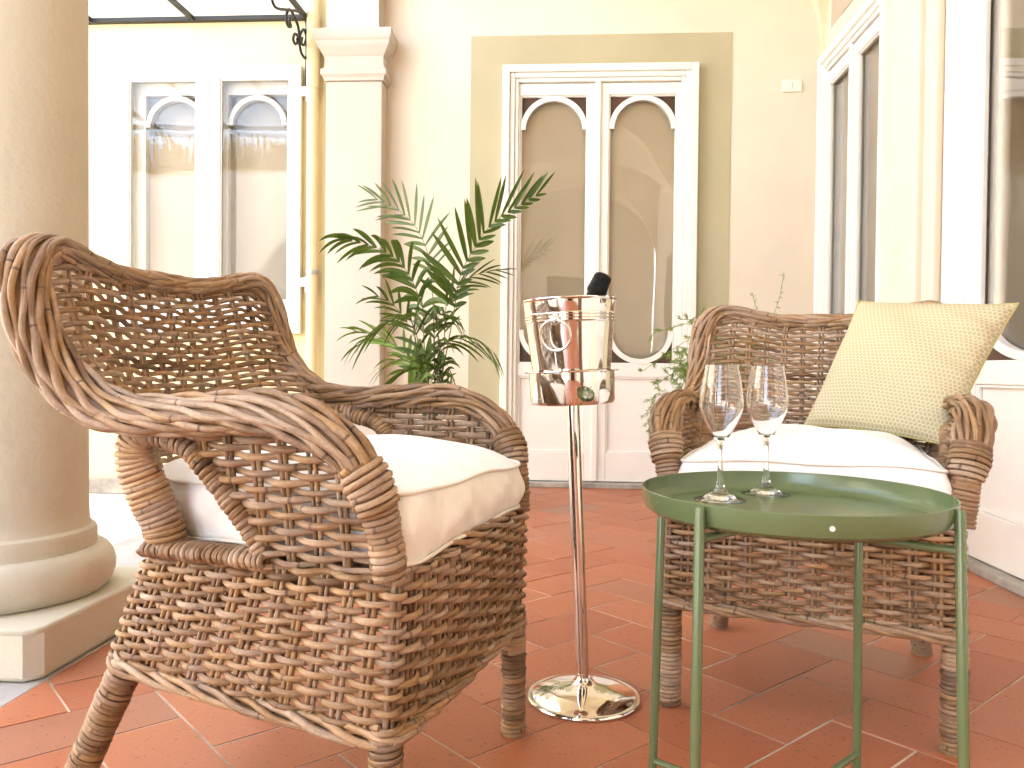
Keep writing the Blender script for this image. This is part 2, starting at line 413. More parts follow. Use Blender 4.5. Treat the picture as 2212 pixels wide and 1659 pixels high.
mb = MB(); holed(mb, -8.0, -.955, -.1, 5.5, .012, .3, [(-2.40, -1.36, 1.06, 2.48)])
yw = thing('house_wall', 'pale yellow courtyard wall around the shuttered window, behind the wicker chair', 'wall', (-2.5, .012, -.097), WROT)
build(mb, 'plaster', 'yellow', yw)
mb = MB(); mb.box((-8, -.02, -.097), (-1.2, .011, .0)); build(mb, 'base_course', 'sill', yw, bevel=.006)

UR = 1.822
def right_n(px, u=UR):   # where a column of the picture meets the right-hand wall
    d = c_f + c_r * (px - CX) / F + c_u * (CY - 500) / F
    C = A(0, 0, EYE); t = (u - (C - WO) @ WE) / (d @ WE); return float((C + d * t - WO) @ WN)
D1a, D1b = right_n(1925), -.055      # far door on the right wall
D2b = right_n(2066); D2a = D2b - DW * 1.75
mb = MB(); holed(mb, -9.0, -.002, -.1, 5.5, UR, .3, [(D1a + .06, D1b - .05, .03, 2.45), (D2a + .06, D2b - .05, .03, 2.45), (-.80, -.115, 2.68, 3.35)], axis='n')
rw = thing('side_wall', 'cream plastered right-hand loggia wall holding two white glazed doors', 'wall', (UR, -2, 0), WROT)
build(mb, 'plaster', 'cream', rw)
mb = MB(); mb.box((UR - .078, -1.43, .0), (UR - .0005, -1.175, 2.62)); build(mb, 'pilaster_strip', 'cream', rw, bevel=.02)
mb = MB(); mb.box((UR - .05, -1.53, .0), (UR - .0005, -1.432, 2.62)); build(mb, 'pilaster_edge', 'cream', rw, bevel=.02)
mb = MB(); mb.box((UR + .2, -.80, 2.68), (UR + .24, -.115, 3.35)); build(mb, 'niche_back', 'khaki', rw)
mb = MB()
for a in (-.79, -.45, -.165): mb.box((UR + .15, a, 2.69), (UR + .198, a + .045, 3.35))
mb.box((UR + .15, -.744, 2.69), (UR + .198, -.166, 2.735)); build(mb, 'transom_window', 'white', rw, bevel=.004)
mb = MB(); mb.tube([(UR + .07, -.81, 2.76), (UR + .07, -.105, 2.76)], .011, 10); build(mb, 'iron_rod', 'iron', rw)
mb = MB(); mb.box((UR - .012, -9, .0), (UR - .0005, D2a - .01, .12)); mb.box((UR - .012, -1.17, 0), (UR - .0005, D1a - .01, .12)); build(mb, 'skirting', 'khaki', rw, bevel=.003)
mb = MB(); mb.box((UR - .03, -6.9, 0), (UR - .001, -5.7, 2.4)); build(mb, 'shutter', 'brown', rw, bevel=.004)  # unseen brown panel added so the steel bucket reflects something dark

# ------------------------------------------------------------------ doors
def arch_ring(mb, cx, w, zs, up, depth0, depth1, t=.03):
    """half-round moulding inside one glazed opening: feet at zs, curving up (or down)"""
    k_ = 28; r0 = w / 2 - .001; pts = []
    a = np.linspace(0, PI, k_)
    ext = [(cx + r0 * math.cos(x), zs + up * r0 * math.sin(x)) for x in a]; inn = [(cx + (r0 - t) * math.cos(x), zs + up * (r0 - t) * math.sin(x)) for x in a]
    for i in range(k_ - 1): mb.prism([ext[i], ext[i + 1], inn[i + 1], inn[i]] if up > 0 else [ext[i], inn[i], inn[i + 1], ext[i + 1]], depth0, depth1)
def spandrel(mb, cx, w, zs, ztop, up, d0, d1):
    a = np.linspace(0, PI, 25); r = w / 2 - .012
    for h in (a[:13], a[12:]):
        cxs = cx + (w / 2 if h is not None and math.cos(h[0]) > .5 else -w / 2)
        corner = (cxs, ztop)
        p = [(cx + r * math.cos(x), zs + up * r * math.sin(x)) for x in h]
        for i in range(12):
            tri = [corner, p[i], p[i + 1]]
            mb.prism(tri, d0, d1)

def make_door(name, label, base, rot, glass_backing='blind', group=None, swap=None, width=DW, glass='pane_door', arches=True):
    """local frame: x along the door from its left jamb, y into the wall, z up; swap turns it onto the right-hand wall"""
    t = thing(name, label, 'door', base, rot, group)
    W = width; b = A(*base)
    k_ = W / DW
    def P(mb, nm, mat, parent=t, bevel=.004):
        for i in range(len(mb.V)):
            v = mb.V[i] * A(k_, 1, 1)
            if swap: v = np.stack([v[:, 1], -v[:, 0], v[:, 2]], -1)
            mb.V[i] = v + b
        return build(mb, nm, mat, parent, bevel=bevel)
    m = MB()     # moulded frame in three steps, left, right, top
    for (x0, x1, y0, y1) in ((0, .045, -.055, .0), (.045, .075, -.04, .0), (.075, .098, -.028, .02)):
        m.box((x0, y0, 0.03), (x1, y1, DH - x0)); m.box((DW - x1, y0, 0.03), (DW - x0, y1, DH - x0)); m.box((x1, y0, DH - x1), (DW - x1, y1, DH - x0))
    P(m, 'frame', 'white', bevel=.006)
    m = MB(); m.box((0, -.06, 0), (DW, .12, .03)); P(m, 'threshold', 'sill')
    xl = [(.0975, .108, .511, .5745), (.5765, .638, 1.039, 1.0645)]
    gz0, gz1 = .743, 2.352
    for q, (a0, g0, g1, a1) in enumerate(xl):
        lf = MB()
        y0, y1 = -.016, .03
        lf.box((a0, y0, .036), (g0, y1, 2.42)); lf.box((g1, y0, .036), (a1, y1, 2.42))
        lf.box((g0, y0, gz1), (g1, y1, 2.42)); lf.box((g0, y0, .667), (g1, y1, gz0)); lf.box((g0, y0, .036), (g1, y1, .209))
        lf.box((g0, .006, .209), (g1, y1, .667))
        lf.box((g0 + .03, -.006, .239), (g1 - .03, .0055, .637)) if False else None
        for (c0, c1, e0, e1) in ((g0, g0 + .012, .209, .667), (g1 - .012, g1, .209, .667), (g0 + .012, g1 - .012, .655, .667), (g0 + .012, g1 - .012, .209, .221)):
            lf.box((c0, -.009, e0), (c1, .0055, e1))
        for (c0, c1, e0, e1) in ((g0, g0 + .009, gz0, gz1), (g1 - .009, g1, gz0, gz1), (g0 + .009, g1 - .009, gz1 - .009, gz1), (g0 + .009, g1 - .009, gz0, gz0 + .009)):
            lf.box((c0, -.008, e0), (c1, .012, e1))
        if q == 1: lf.box((.553, -.032, .04), (.588, -.0165, 2.425))
        leafo = P(lf, 'leaf', 'white', bevel=.0035)
        cx, w = (g0 + g1) / 2, g1 - g0
        if arches: m = MB(); arch_ring(m, cx, w, gz1 - w / 2 - .002, 1, -.012, .016); arch_ring(m, cx, w, gz0 + w / 2 + .002, -1, -.012, .016); P(m, 'arch_moulding', 'white', leafo, bevel=0)
        if arches: m = MB(); spandrel(m, cx, w, gz1 - w / 2 - .002, gz1, 1, .0115, .0165); spandrel(m, cx, w, gz0 + w / 2 + .002, gz0, -1, .0115, .0165); P(m, 'corner_panel', 'brown', leafo, bevel=0)
        m = MB(); m.box((g0, .018, gz0), (g1, .023, gz1)); P(m, 'pane', glass, leafo, bevel=0)
    m = MB(); xs = np.linspace(.06, DW - .06, 160)
    if glass_backing == 'curtain':
        yy = .12 + .018 * np.sin(xs * 75) + .008 * np.sin(xs * 31)
    else: yy = np.full(160, .075)  # flat sheet behind the panes, coloured like the reflected loggia
    m.grid(np.stack([np.stack([xs, yy, np.full(160, z)], -1) for z in (.05, 2.44)])); m.grid(np.stack([np.stack([xs, yy + .004, np.full(160, z)], -1) for z in (2.44, .05)]))
    P(m, 'curtain' if glass_backing == 'curtain' else 'blind', glass_backing, bevel=0)
    return t
make_door('glazed_door', 'white double door with arched glass in the middle of the back wall', (-.072, -.002, 0), WROT, 'blind', 'white glazed double doors')
make_door('glazed_door', 'white double door squeezed into the far right corner of the loggia', (UR - .002, D1b, 0), WROT, 'blind', 'white glazed double doors', swap=True, width=D1b - D1a, arches=False)
make_door('glazed_door', 'white double door with brown curtain at the right edge, behind the patterned pillow', (UR - .002, D2b, 0), WROT, 'curtain', 'white glazed double doors', swap=True, width=DW * 1.75)

# outlet plate on the back wall
mb = MB(); mb.box((1.580, -.012, 2.358), (1.694, -.0005, 2.431)); sw = thing('wall_socket', 'white plastic wall socket plate high on the cream wall', 'socket', (1.637, 0, 2.358), WROT)
build(mb, 'plate', 'plastic', sw, bevel=.004)
mb = MB()
for k_ in range(3): mb.box((1.598 + k_ * .0265, -.0155, 2.377), (1.6235 + k_ * .0265, -.0125, 2.412))
build(mb, 'module', 'plastic', sw, bevel=.001)
mb = MB()
for k_ in range(3): mb.box((1.6345, -.0162, 2.3835 + k_ * .0095), (1.6395, -.0157, 2.3875 + k_ * .0095))
build(mb, 'socket_hole', 'dark', sw)

# ------------------------------------------------------------------ shuttered window on the yellow wall
wn = thing('window', 'white double window with outer glazed shutters on the yellow wall', 'window', (-1.88, 0, .91), WROT)
def rect_frame(mb, u0, u1, z0, z1, gu0, gu1, gz0, gz1, y0, y1):
    mb.box((u0, y0, z0), (gu0, y1, z1)); mb.box((gu1, y0, z0), (u1, y1, z1)); mb.box((gu0, y0, gz1), (gu1, y1, z1)); mb.box((gu0, y0, z0), (gu1, y1, gz0))
for (u0, g0, g1, u1) in ((-2.462, -2.382, -1.959, -1.8665), (-1.8635, -1.806, -1.374, -1.302)):
    m = MB(); rect_frame(m, u0, u1, .912, 2.545, g0, g1, 1.10, 2.466, -.045, -.005); rect_frame(m, g0, g1, 1.10, 2.466, g0 + .008, g1 - .008, 1.108, 2.458, -.036, -.014)
    sh = build(m, 'shutter', 'white_ext', wn, bevel=.004)
    m = MB(); m.box((g0 + .008, -.027, 1.108), (g1 - .008, -.022, 2.458)); build(m, 'pane', 'pane', sh)
    m = MB()
    uh = u0 if u0 < -2 else u1; s_ = -1 if u0 < -2 else 1
    for zz in (1.20, 2.36):
        m.box((uh, -.038, zz), (uh + s_ * .03, -.012, zz + .055)); m.tube([(uh + s_ * .036, -.03, zz - .035), (uh + s_ * .036, -.03, zz + .06)], .009, 10)
    build(m, 'hinge', 'white_ext', sh, bevel=.002)
m = MB(); iu = [(-2.40, -2.325, -1.93, -1.882), (-1.879, -1.795, -1.42, -1.36)]
for (u0, g0, g1, u1) in iu:
    rect_frame(m, u0, u1, 1.06, 2.478, g0, g1, 1.13, 2.40, .05, .10)
    arch_ring(m, (g0 + g1) / 2, g1 - g0, 2.398 - (g1 - g0) / 2, 1, .044, .09, .032)
build(m, 'inner_casement', 'white', wn, bevel=.003)
m = MB()
for (u0, g0, g1, u1) in iu: m.box((g0, .076, 1.13), (g1, .081, 2.40))
build(m, 'inner_pane', 'pane', wn)
m = MB(); m.box((-2.42, .18, 1.05), (-1.34, .20, 2.49)); build(m, 'blind', 'window_blind', wn)

# down pipe
dp = thing('downpipe', 'cream painted rainwater downpipe between the window and the grey pilaster', 'downpipe', (-1.225, -.05, -.097), WROT)
m = MB(); m.tube([(-1.225, -.05, -.097), (-1.225, -.05, 2.40), (-1.225, -.05, 2.42)], .034, 20); m.tube([(-1.225, -.05, 2.40), (-1.225, -.05, 5.2)], .039, 20); build(m, 'pipe', 'pipe', dp)
m = MB(); m.lathe([(.035, 0), (.0385, 0), (.0385, .028), (.035, .028)], 24, (-1.225, -.05, 1.27)); m.box((-1.235, -.012, 1.276), (-1.215, .012, 1.292)); build(m, 'clamp', 'zinc', dp)

# glass canopy with iron bracket
cp = thing('glass_canopy', 'frosted glass canopy on black iron bars above the shuttered window', 'canopy', (-2.0, 0, 2.42), WROT)
def can(u, d): return (u, -d, 2.862 - .03 * d)
m = MB(); m.grid(np.array([[can(u, d) for u in np.linspace(-4.2, -1.24, 9)] for d in np.linspace(.01, 2.0, 5)])); m.grid(np.array([[tuple(np.array(can(u, d)) + (0, 0, .008)) for u in np.linspace(-4.2, -1.24, 9)] for d in np.linspace(2.0, .01, 5)])); build(m, 'glass_sheet', 'frosted', cp)
m = MB(); m.box((-4.2, -.03, 2.832), (-1.24, .01, 2.856)); build(m, 'wall_bar', 'iron', cp)
m = MB(); m.box((-4.2, -2.02, 2.765), (-1.24, -1.99, 2.798)); build(m, 'front_bar', 'iron', cp)
for u in (-3.9, -3.28, -2.64, -1.99, -1.285):
    m = MB(); p0, p1 = can(u, .03), can(u, 1.99); w = .012
    m.add([(u - w, p0[1], p0[2] - .032), (u + w, p0[1], p0[2] - .032), (u + w, p0[1], p0[2] - .003), (u - w, p0[1], p0[2] - .003), (u - w, p1[1], p1[2] - .032), (u + w, p1[1], p1[2] - .032), (u + w, p1[1], p1[2] - .003), (u - w, p1[1], p1[2] - .003)], [(0, 1, 2, 3), (4, 5, 6, 7), (0, 1, 5, 4), (1, 2, 6, 5), (2, 3, 7, 6), (3, 0, 4, 7)])
    build(m, 'rib', 'iron', cp)
def brk(zx, zy, u=-1.272):      # a point of the bracket's plane
    d = c_f + c_r * (zx / 2.432 - CX) / F + c_u * (CY - zy / 2.432) / F
    C = A(0, 0, EYE); t = (u - (C - WO) @ WE) / (d @ WE); w = C + d * t; return A(u, min(-.008, float((w - WO) @ WN)), w[2])
def bar(m, pts):
    m.tube(catmull([brk(*p) for p in pts], .012), .0085, 8)
m = MB(); m.box((-1.283, -.022, 2.36), (-1.261, -.002, 2.84))
bar(m, [(1425, -10), (1450, 40), (1510, 52), (1570, 62), (1602, 95), (1622, 170), (1624, 270), (1608, 306), (1584, 280), (1570, 215), (1562, 188), (1548, 178), (1540, 205), (1551, 232), (1563, 220), (1560, 200)])
bar(m, [(1570, 215), (1582, 170), (1598, 156), (1609, 195), (1598, 236), (1583, 225), (1588, 198)])
bar(m, [(1536, 100), (1528, 92), (1520, 110), (1528, 138), (1514, 138), (1504, 100), (1510, 60), (1522, 50), (1545, 85), (1566, 140), (1572, 200)])
build(m, 'scroll_bracket', 'iron', cp)

# ------------------------------------------------------------------ pilaster, column, arcade, vault
pl = thing('pilaster', 'grey beige square pilaster with a moulded capital beside the palm', 'pilaster', (-.95, -.07, 0), WROT)
m = MB(); m.box((-1.12, -.13, 0), (-.782, .0105, 2.41)); m.box((-1.12, -.13, 2.70), (-.80, .0105, 5.4)); build(m, 'shaft', 'pier', pl, bevel=.006)
m = MB()
prof = [(.0, 2.41), (.010, 2.412), (.014, 2.43), (.027, 2.445), (.027, 2.475), (.012, 2.485), (.008, 2.50), (.008, 2.555), (.016, 2.562), (.022, 2.575), (.040, 2.60), (.050, 2.622), (.050, 2.634), (.056, 2.64), (.062, 2.655), (.064, 2.67), (.064, 2.70), (.0, 2.70)]
rings = []
for (e, z) in prof: rings.append([(-1.12 - e, -.13 - e, z), (-.782 + e, -.13 - e, z), (-.782 + e, .0104, z), (-1.12 - e, .0104, z)])
m.grid(np.array(rings), closev=True); build(m, 'capital', 'pier', pl, bevel=0, angle=25)

def column(n0, label):
    c0 = (-1.13, n0)
    t = thing('column', label, 'column', (c0[0], c0[1], 0), WROT, 'round loggia columns')
    m = MB(); ch = .03; h = .29
    poly = [(c0[0] - h + ch, c0[1] - h), (c0[0] + h - ch, c0[1] - h), (c0[0] + h, c0[1] - h + ch), (c0[0] + h, c0[1] + h), (c0[0] - h, c0[1] + h), (c0[0] - h, c0[1] - h + ch)]
    m.prism(poly, 0.0005, .118, axis=2); build(m, 'plinth', 'column', t, bevel=.012)
    pr = [(.225, .1185), (.24, .12), (.256, .138), (.2635, .16), (.265, .18), (.259, .205), (.248, .222), (.236, .231), (.2205, .232), (.2195, .24), (.2195, .268), (.216, .278), (.206, .284), (.2015, .295), (.1995, .33), (.1985, .9), (.197, 1.6), (.192, 2.3), (.190, 2.40), (.205, 2.41), (.205, 2.44), (.195, 2.45), (.195, 2.52), (.215, 2.54), (.245, 2.58), (.25, 2.60)]
    m = MB(); m.lathe(pr, 96, (c0[0], c0[1], 0)); build(m, 'shaft', 'column', t, angle=35)
    m = MB(); m.box((c0[0] - .255, c0[1] - .255, 2.601), (c0[0] + .255, c0[1] + .255, 2.70)); build(m, 'abacus', 'column', t, bevel=.006)
column(-2.88, 'thick round grey column on a square plinth behind the near wicker chair')
column(-5.76, 'round grey column out of view behind the photographer')
ar = thing('arcade_wall', 'plastered arcade wall over the loggia columns', 'wall', (-.96, -4, 2.7), WROT)
m = MB(); ZS = 2.70
for (na, nb) in ((-.13, -2.70), (-3.06, -5.58), (-5.94, -8.9)):
    c_, r_ = (na + nb) / 2, (na - nb) / 2; a = np.linspace(0, PI, 41)
    for i in range(40):
        p = [(c_ + r_ * math.cos(x), ZS + r_ * .95 * math.sin(x)) for x in a[i:i + 2]]
        m.prism([(p[0][0], p[0][1]), (p[0][0], 5.4), (p[1][0], 5.4), (p[1][0], p[1][1])], -1.115, -.805, axis=0)
for (na, nb) in ((-2.70, -3.06), (-5.58, -5.94), (-8.9, -9.0)): m.box((-1.115, nb, ZS + .001), (-.805, na, 5.4))
build(m, 'arches', 'cream', ar, angle=30)
vt = thing('vaulted_ceiling', 'pale groin vaulted ceiling over the loggia', 'ceiling', (.5, -4, 2.6), WROT)
m = MB()
for b in range(3):
    u0, u1 = -.90, UR + .004; n1 = -.0015 - 2.88 * b; n0 = n1 - 2.88
    xs = np.linspace(-1, 1, 61)
    G = np.zeros((61, 61, 3))
    for i, a in enumerate(xs):
        for j, c_ in enumerate(xs):
            z = 2.43 + 1.36 * max(math.sqrt(max(0, 1 - a * a)), math.sqrt(max(0, 1 - c_ * c_)))
            G[i, j] = ((u0 + u1) / 2 + a * (u1 - u0) / 2, (n0 + n1) / 2 + c_ * (n1 - n0) / 2, z)
    fc = []
    for i in range(60):
        for j in range(60):
            a, b_, c_, d_ = i * 61 + j, i * 61 + j + 1, (i + 1) * 61 + j + 1, (i + 1) * 61 + j
            fc += [(a, b_, c_), (a, c_, d_)] if (i - 29.5) * (j - 29.5) > 0 else [(a, b_, d_), (b_, c_, d_)]
    m.add(G.reshape(-1, 3), fc)
vo = build(m, 'vault', 'vault', vt, angle=30)
m = MB(); m.box((-1.45, -9.1, 5.51), (3.2, .6, 5.7)); build(m, 'roof_slab', 'cream', vt)  # unseen slab added above the vault to keep the sun out

# the courtyard behind the camera: it lights and mirrors in glass and steel
cw = thing('courtyard_wall', 'sunlit cream courtyard wall with a reed screen, mirrored in the shutter glass', 'wall', (-6.5, -5, -.097), WROT)
m = MB(); m.box((-6.5, -14, -.097), (-6.2, .0, 3.4)); m.box((-6.2, -6.3, -.097), (-2.3, -6.0, 3.4)); build(m, 'plaster', 'court', cw)
m = MB()
for k_ in range(150):
    x = -6.15 + k_ * .0256; m.tube([(x, -6.05, 3.35), (x + random.uniform(-.02, .02), -6.05, 3.85 + random.uniform(-.1, .1))], .017, 5)
build(m, 'reed_screen', 'reed', cw)
ew = thing('end_wall', 'cream plastered end wall of the loggia behind the photographer', 'wall', (.5, -9, 0), WROT)
m = MB(); holed(m, -.8, 1.8, -.05, 5.4, -9.3, .29, [(.0, 1.1, .0, 2.4)]); build(m, 'plaster', 'cream', ew)
m = MB(); m.box((.0, -9.28, 0), (1.1, -9.22, 2.4)); build(m, 'door_leaf', 'brown', ew)
dg = thing('drain_grate', 'dark slotted drain grate set in the pale courtyard paving', 'grate', (-1.98, -.33, -.097), WROT)
m = MB(); m.box((-2.12, -.47, -.0974), (-1.84, -.19, -.0925)); build(m, 'grate_frame', 'zinc', dg)
m = MB()
for i in range(6):
    for j in range(2): m.box((-2.10 + i * .045, -.455 + j * .135, -.0924), (-2.072 + i * .045, -.34 + j * .135, -.0915))
build(m, 'slot', 'dark', dg)

# ------------------------------------------------------------------ wicker armchairs (x right, y forward)
def interp(x, xs, ys): return np.interp(x, xs, ys)
RW = .0046
def strand(m, P, r=RW, sides=6, rnd=None, jit=.0006):
    n = len(P); k_ = max(3, n // 9)
    J = np.stack([np.interp(np.arange(n), np.linspace(0, n - 1, k_), rng.normal(0, jit, k_)) for _ in range(3)], 1)
    rr = r * np.interp(np.arange(n), np.linspace(0, n - 1, k_), rng.normal(1, .07, k_)) * rng.uniform(.9, 1.1)
    m.tube(P + J, rr, sides, rnd if rnd is not None else random.random(), len0=random.random() * 5)

def wave(k_): 
    c_ = np.cos(PI * k_); return np.sign(c_) * np.abs(c_) ** .75

def weave(m, S, a0, a1, b, stakes, row, amp=.0074, r=RW, per=7):
    """one weaver at height b from a0 to a1 through the stakes (positions along a); S(a, b) -> point, normal"""
    ks = np.arange(len(stakes))
    fa = np.interp([a0, a1], stakes, ks); n = max(6, int((fa[1] - fa[0]) * per) + 1)
    if a0 < stakes[0]: fa[0] -= .45
    if a1 > stakes[-1]: fa[1] += .45
    kk = np.linspace(fa[0], fa[1], max(n, 6))
    aa = np.interp(kk, np.concatenate([[-.45], ks, [ks[-1] + .45]]), np.concatenate([[min(a0, stakes[0])], stakes, [max(a1, stakes[-1])]]))
    P, N = S(aa, np.full_like(aa, b))
    strand(m, P + N * (amp * wave(kk + row))[:, None], r)

def stake_pair(m, S, a, da, b0, b1, r=.0036, n=24):
    bb = np.linspace(b0, b1, n)
    for s_ in (-1, 1):
        P, N = S(np.full(n, a) + s_ * da + rng.normal(0, da * .12), bb); strand(m, P, r * random.uniform(.9, 1.1), 6, None, .0004)

def rope(m, C, Wv, hw, hh, n, tpm, r, wob=.22, pulse=.10, core=True, sides=7, closed=False, hand=1):
    L = arclen(C); T = tang(C)
    Wv = Wv - T * (Wv * T).sum(1, keepdims=True); Wv /= np.linalg.norm(Wv, axis=1, keepdims=True); Hv = np.cross(T, Wv)
    hw = np.broadcast_to(hw, (len(C),)); hh = np.broadcast_to(hh, (len(C),))
    for i in range(n):
        th = 2 * PI * i / n + hand * 2 * PI * tpm * L + wob * np.sin(2 * PI * L / .15 + i * 2.3 + random.random())
        rho = 1 + pulse * np.cos(2 * PI * L / .13 + i * PI + random.random() * .8)
        P = C + Wv * (hw * rho * np.cos(th))[:, None] + Hv * (hh * rho * np.sin(th))[:, None]
        strand(m, P, r * random.uniform(.88, 1.12), sides, None, .0006)
    if core:
        a = np.arange(14) * 2 * PI / 14
        G = C[:, None] + (Wv * (hw * .86)[:, None])[:, None] * np.cos(a)[None, :, None] + (Hv * (hh * .8)[:, None])[:, None] * np.sin(a)[None, :, None]
        m.grid(G, closev=True, rnd=.05)

def coil(m, C, Wv, hw, hh, r=.0044, pitch=.0082, hand=1):
    C = catmull(C, .004) if len(C) < 60 else C
    L = arclen(C); turns = L[-1] / pitch; n = int(turns * 18)
    s_ = np.linspace(0, L[-1], n)
    Ci = np.stack([np.interp(s_, L, C[:, k_]) for k_ in range(3)], 1); T = tang(Ci)
    Wi = np.broadcast_to(A(*Wv) if np.ndim(Wv) == 1 else Wv[0], Ci.shape).copy()
    Wi = Wi - T * (Wi * T).sum(1, keepdims=True); Wi /= np.linalg.norm(Wi, axis=1, keepdims=True); Hi = np.cross(T, Wi)
    u_ = s_ / L[-1]
    hwi = np.interp(u_, np.linspace(0, 1, np.size(hw)), np.atleast_1d(hw)); hhi = np.interp(u_, np.linspace(0, 1, np.size(hh)), np.atleast_1d(hh))
    tn = int(turns) + 3; jr = np.interp(np.linspace(0, turns, n), np.arange(tn), rng.normal(0, .0007, tn)); js = np.interp(np.linspace(0, turns, n), np.arange(tn), rng.normal(0, .0008, tn))
    th = hand * 2 * PI * np.linspace(0, turns, n)
    P = Ci + Wi * ((hwi + jr) * np.cos(th))[:, None] + Hi * ((hhi + jr) * np.sin(th))[:, None] + T * js[:, None]
    q = 0   # new cane every few turns
    while q < n - 8:
        e = min(n, q + 18 * random.randint(3, 7)); m.tube(P[q:e + 1], r * random.uniform(.9, 1.12), 6, random.random(), len0=random.random()); q = e
    a = np.arange(12) * 2 * PI / 12; sel = slice(0, n, 6)
    m.grid(Ci[sel][:, None] + (Wi * (hwi * .93)[:, None])[sel][:, None] * np.cos(a)[None, :, None] + (Hi * (hhi * .93)[:, None])[sel][:, None] * np.sin(a)[None, :, None], closev=True, rnd=.06)

# ---- base: one closed woven skirt
CB = [A(.277, .294, .224), A(.232, -.207, .250)]; CT = [A(.271, .301, .432), A(.243, -.120, .428)]
def base_loop(b):
    cs = [];
    for k_, sx in ((0, 1), (0, -1), (1, -1), (1, 1)):
        p = CB[k_] * (1 - b) + CT[k_] * b; cs.append(p * A(sx, 1, 1))
    out = []
    nseg = [54, 50, 46, 50]
    for i in range(4):
        p, q = cs[i], cs[(i + 1) % 4]
        for t in np.arange(nseg[i]) / nseg[i]:
            v = p * (1 - t) + q * t
            bow = 4 * t * (1 - t)
            if i == 2: v = v + A(0, -(.07 * b + .03 * (1 - b)) * bow, 0)
            if i == 0: v = v + A(0, .006 * bow, 0)
            if i in (1, 3): v = v + A((.006 if i == 3 else -.006) * bow, 0, 0)
            out.append(v)
    G = np.array(out)
    for _ in range(3): G = (np.roll(G, 1, 0) + 2 * G + np.roll(G, -1, 0)) / 4
    return G
NB = 21; BG = np.array([base_loop(b) for b in np.linspace(0, 1, NB)]); NA = BG.shape[1]
def S_base(a, b):
    a = np.asarray(a) % 1.0 * NA; fb = np.clip(np.asarray(b) * (NB - 1), 0, NB - 1.001)
    i0 = a.astype(int) % NA; i1 = (i0 + 1) % NA; fa = (a - a.astype(int))[:, None]; j0 = fb.astype(int); fj = (fb - j0)[:, None]
    g = lambda j: BG[j, i0] * (1 - fa) + BG[j, i1] * fa
    P = g(j0) * (1 - fj) + g(j0 + 1) * fj
    im = (i0 - 2) % NA; ip = (i0 + 3) % NA
    T = BG[j0, ip] - BG[j0, im]; N = np.cross(A(0, 0, 1), T); N /= np.linalg.norm(N, axis=1, keepdims=True)
    return P, -N * np.sign((N * (P * A(1, 1, 0) - A(0, .05, 0))).sum(1, keepdims=True)) * -1
# stakes: corners plus even spacing on each side (front, left, rear, right of the loop)
seg = np.array([0, 54, 104, 150, 200]) / 200.0
STK = []
for i, n in enumerate((13, 12, 9, 12)): STK += list(seg[i] + (seg[i + 1] - seg[i]) * np.arange(n) / n)
STK = np.array(STK)
m_base = MB()
NROW = 19
ks = np.arange(len(STK) + 1); stk_c = np.append(STK, 1.0)
for j in range(NROW):
    b = .055 + .93 * j / (NROW - 1)
    ofs = random.random() * len(STK)
    for h in range(2):           # two canes make one round
        kk = np.linspace(0, len(STK) / 2 + .6, int(len(STK) / 2 * 8)) + ofs + h * len(STK) / 2
        aa = np.interp(kk % len(STK), ks, stk_c)
        P, N = S_base(aa, np.full_like(aa, b) + .006 * np.sin(kk * .8 + j))
        strand(m_base, P + N * (.0068 * wave(kk + j))[:, None], .0047)
for a in STK: stake_pair(m_base, S_base, a, .0027, .0, .985)
loopb = BG[0]; cl = catmull(loopb[::4], .01, closed=True); cl = np.vstack([cl, cl[:6]])
rope(m_base, cl - A(0, 0, .002), np.broadcast_to(A(0, 0, 1.), cl.shape), .0085, .010, 5, 3.2, .0052, .3, .1, core=False)
fr = catmull([A(-.25, .288, .436), A(0, .304, .440), A(.25, .288, .436)], .01)
rope(m_base, fr, np.broadcast_to(A(0, 0, 1.), fr.shape), .007, .008, 4, 4.0, .0042, .3, .1, core=False)

# ---- backrest
def zt(x): return .850 + .022 * np.exp(-((np.abs(x) - .215) / .085) ** 2)
def S_back(a, b):
    a = np.asarray(a, float); b = np.asarray(b, float)
    xe = interp(b, [0, .3, .6, .85, .95, 1.0], [.236, .262, .284, .288, .280, .262]); x = a * xe
    z = .44 + b * (zt(x) - .44)
    yc = interp(z, [.44, .64, .86], [-.205, -.262, -.318])
    ye = interp(z, [.44, .58, .642, .685, .74, .80, .86], [-.105, -.118, -.150, -.205, -.248, -.280, -.300])
    y = yc + (ye - yc) * np.abs(a) ** 2.4
    P = np.stack([x, y, z], -1)
    N = np.stack([-(ye - yc) * 2.4 * np.abs(a) ** 1.4 * np.sign(a) / xe, np.ones_like(a), np.full_like(a, .28)], -1); N /= np.linalg.norm(N, axis=1, keepdims=True)
    return P, N
m_back = MB(); SB = np.linspace(-.95, .95, 13)
for j in range(39): weave(m_back, S_back, -1.0, 1.0, .02 + .96 * j / 38, SB, j, .0066, .0046, 8)
for a in SB: stake_pair(m_back, S_back, a, .0145, 0, .995, .0034, 40)

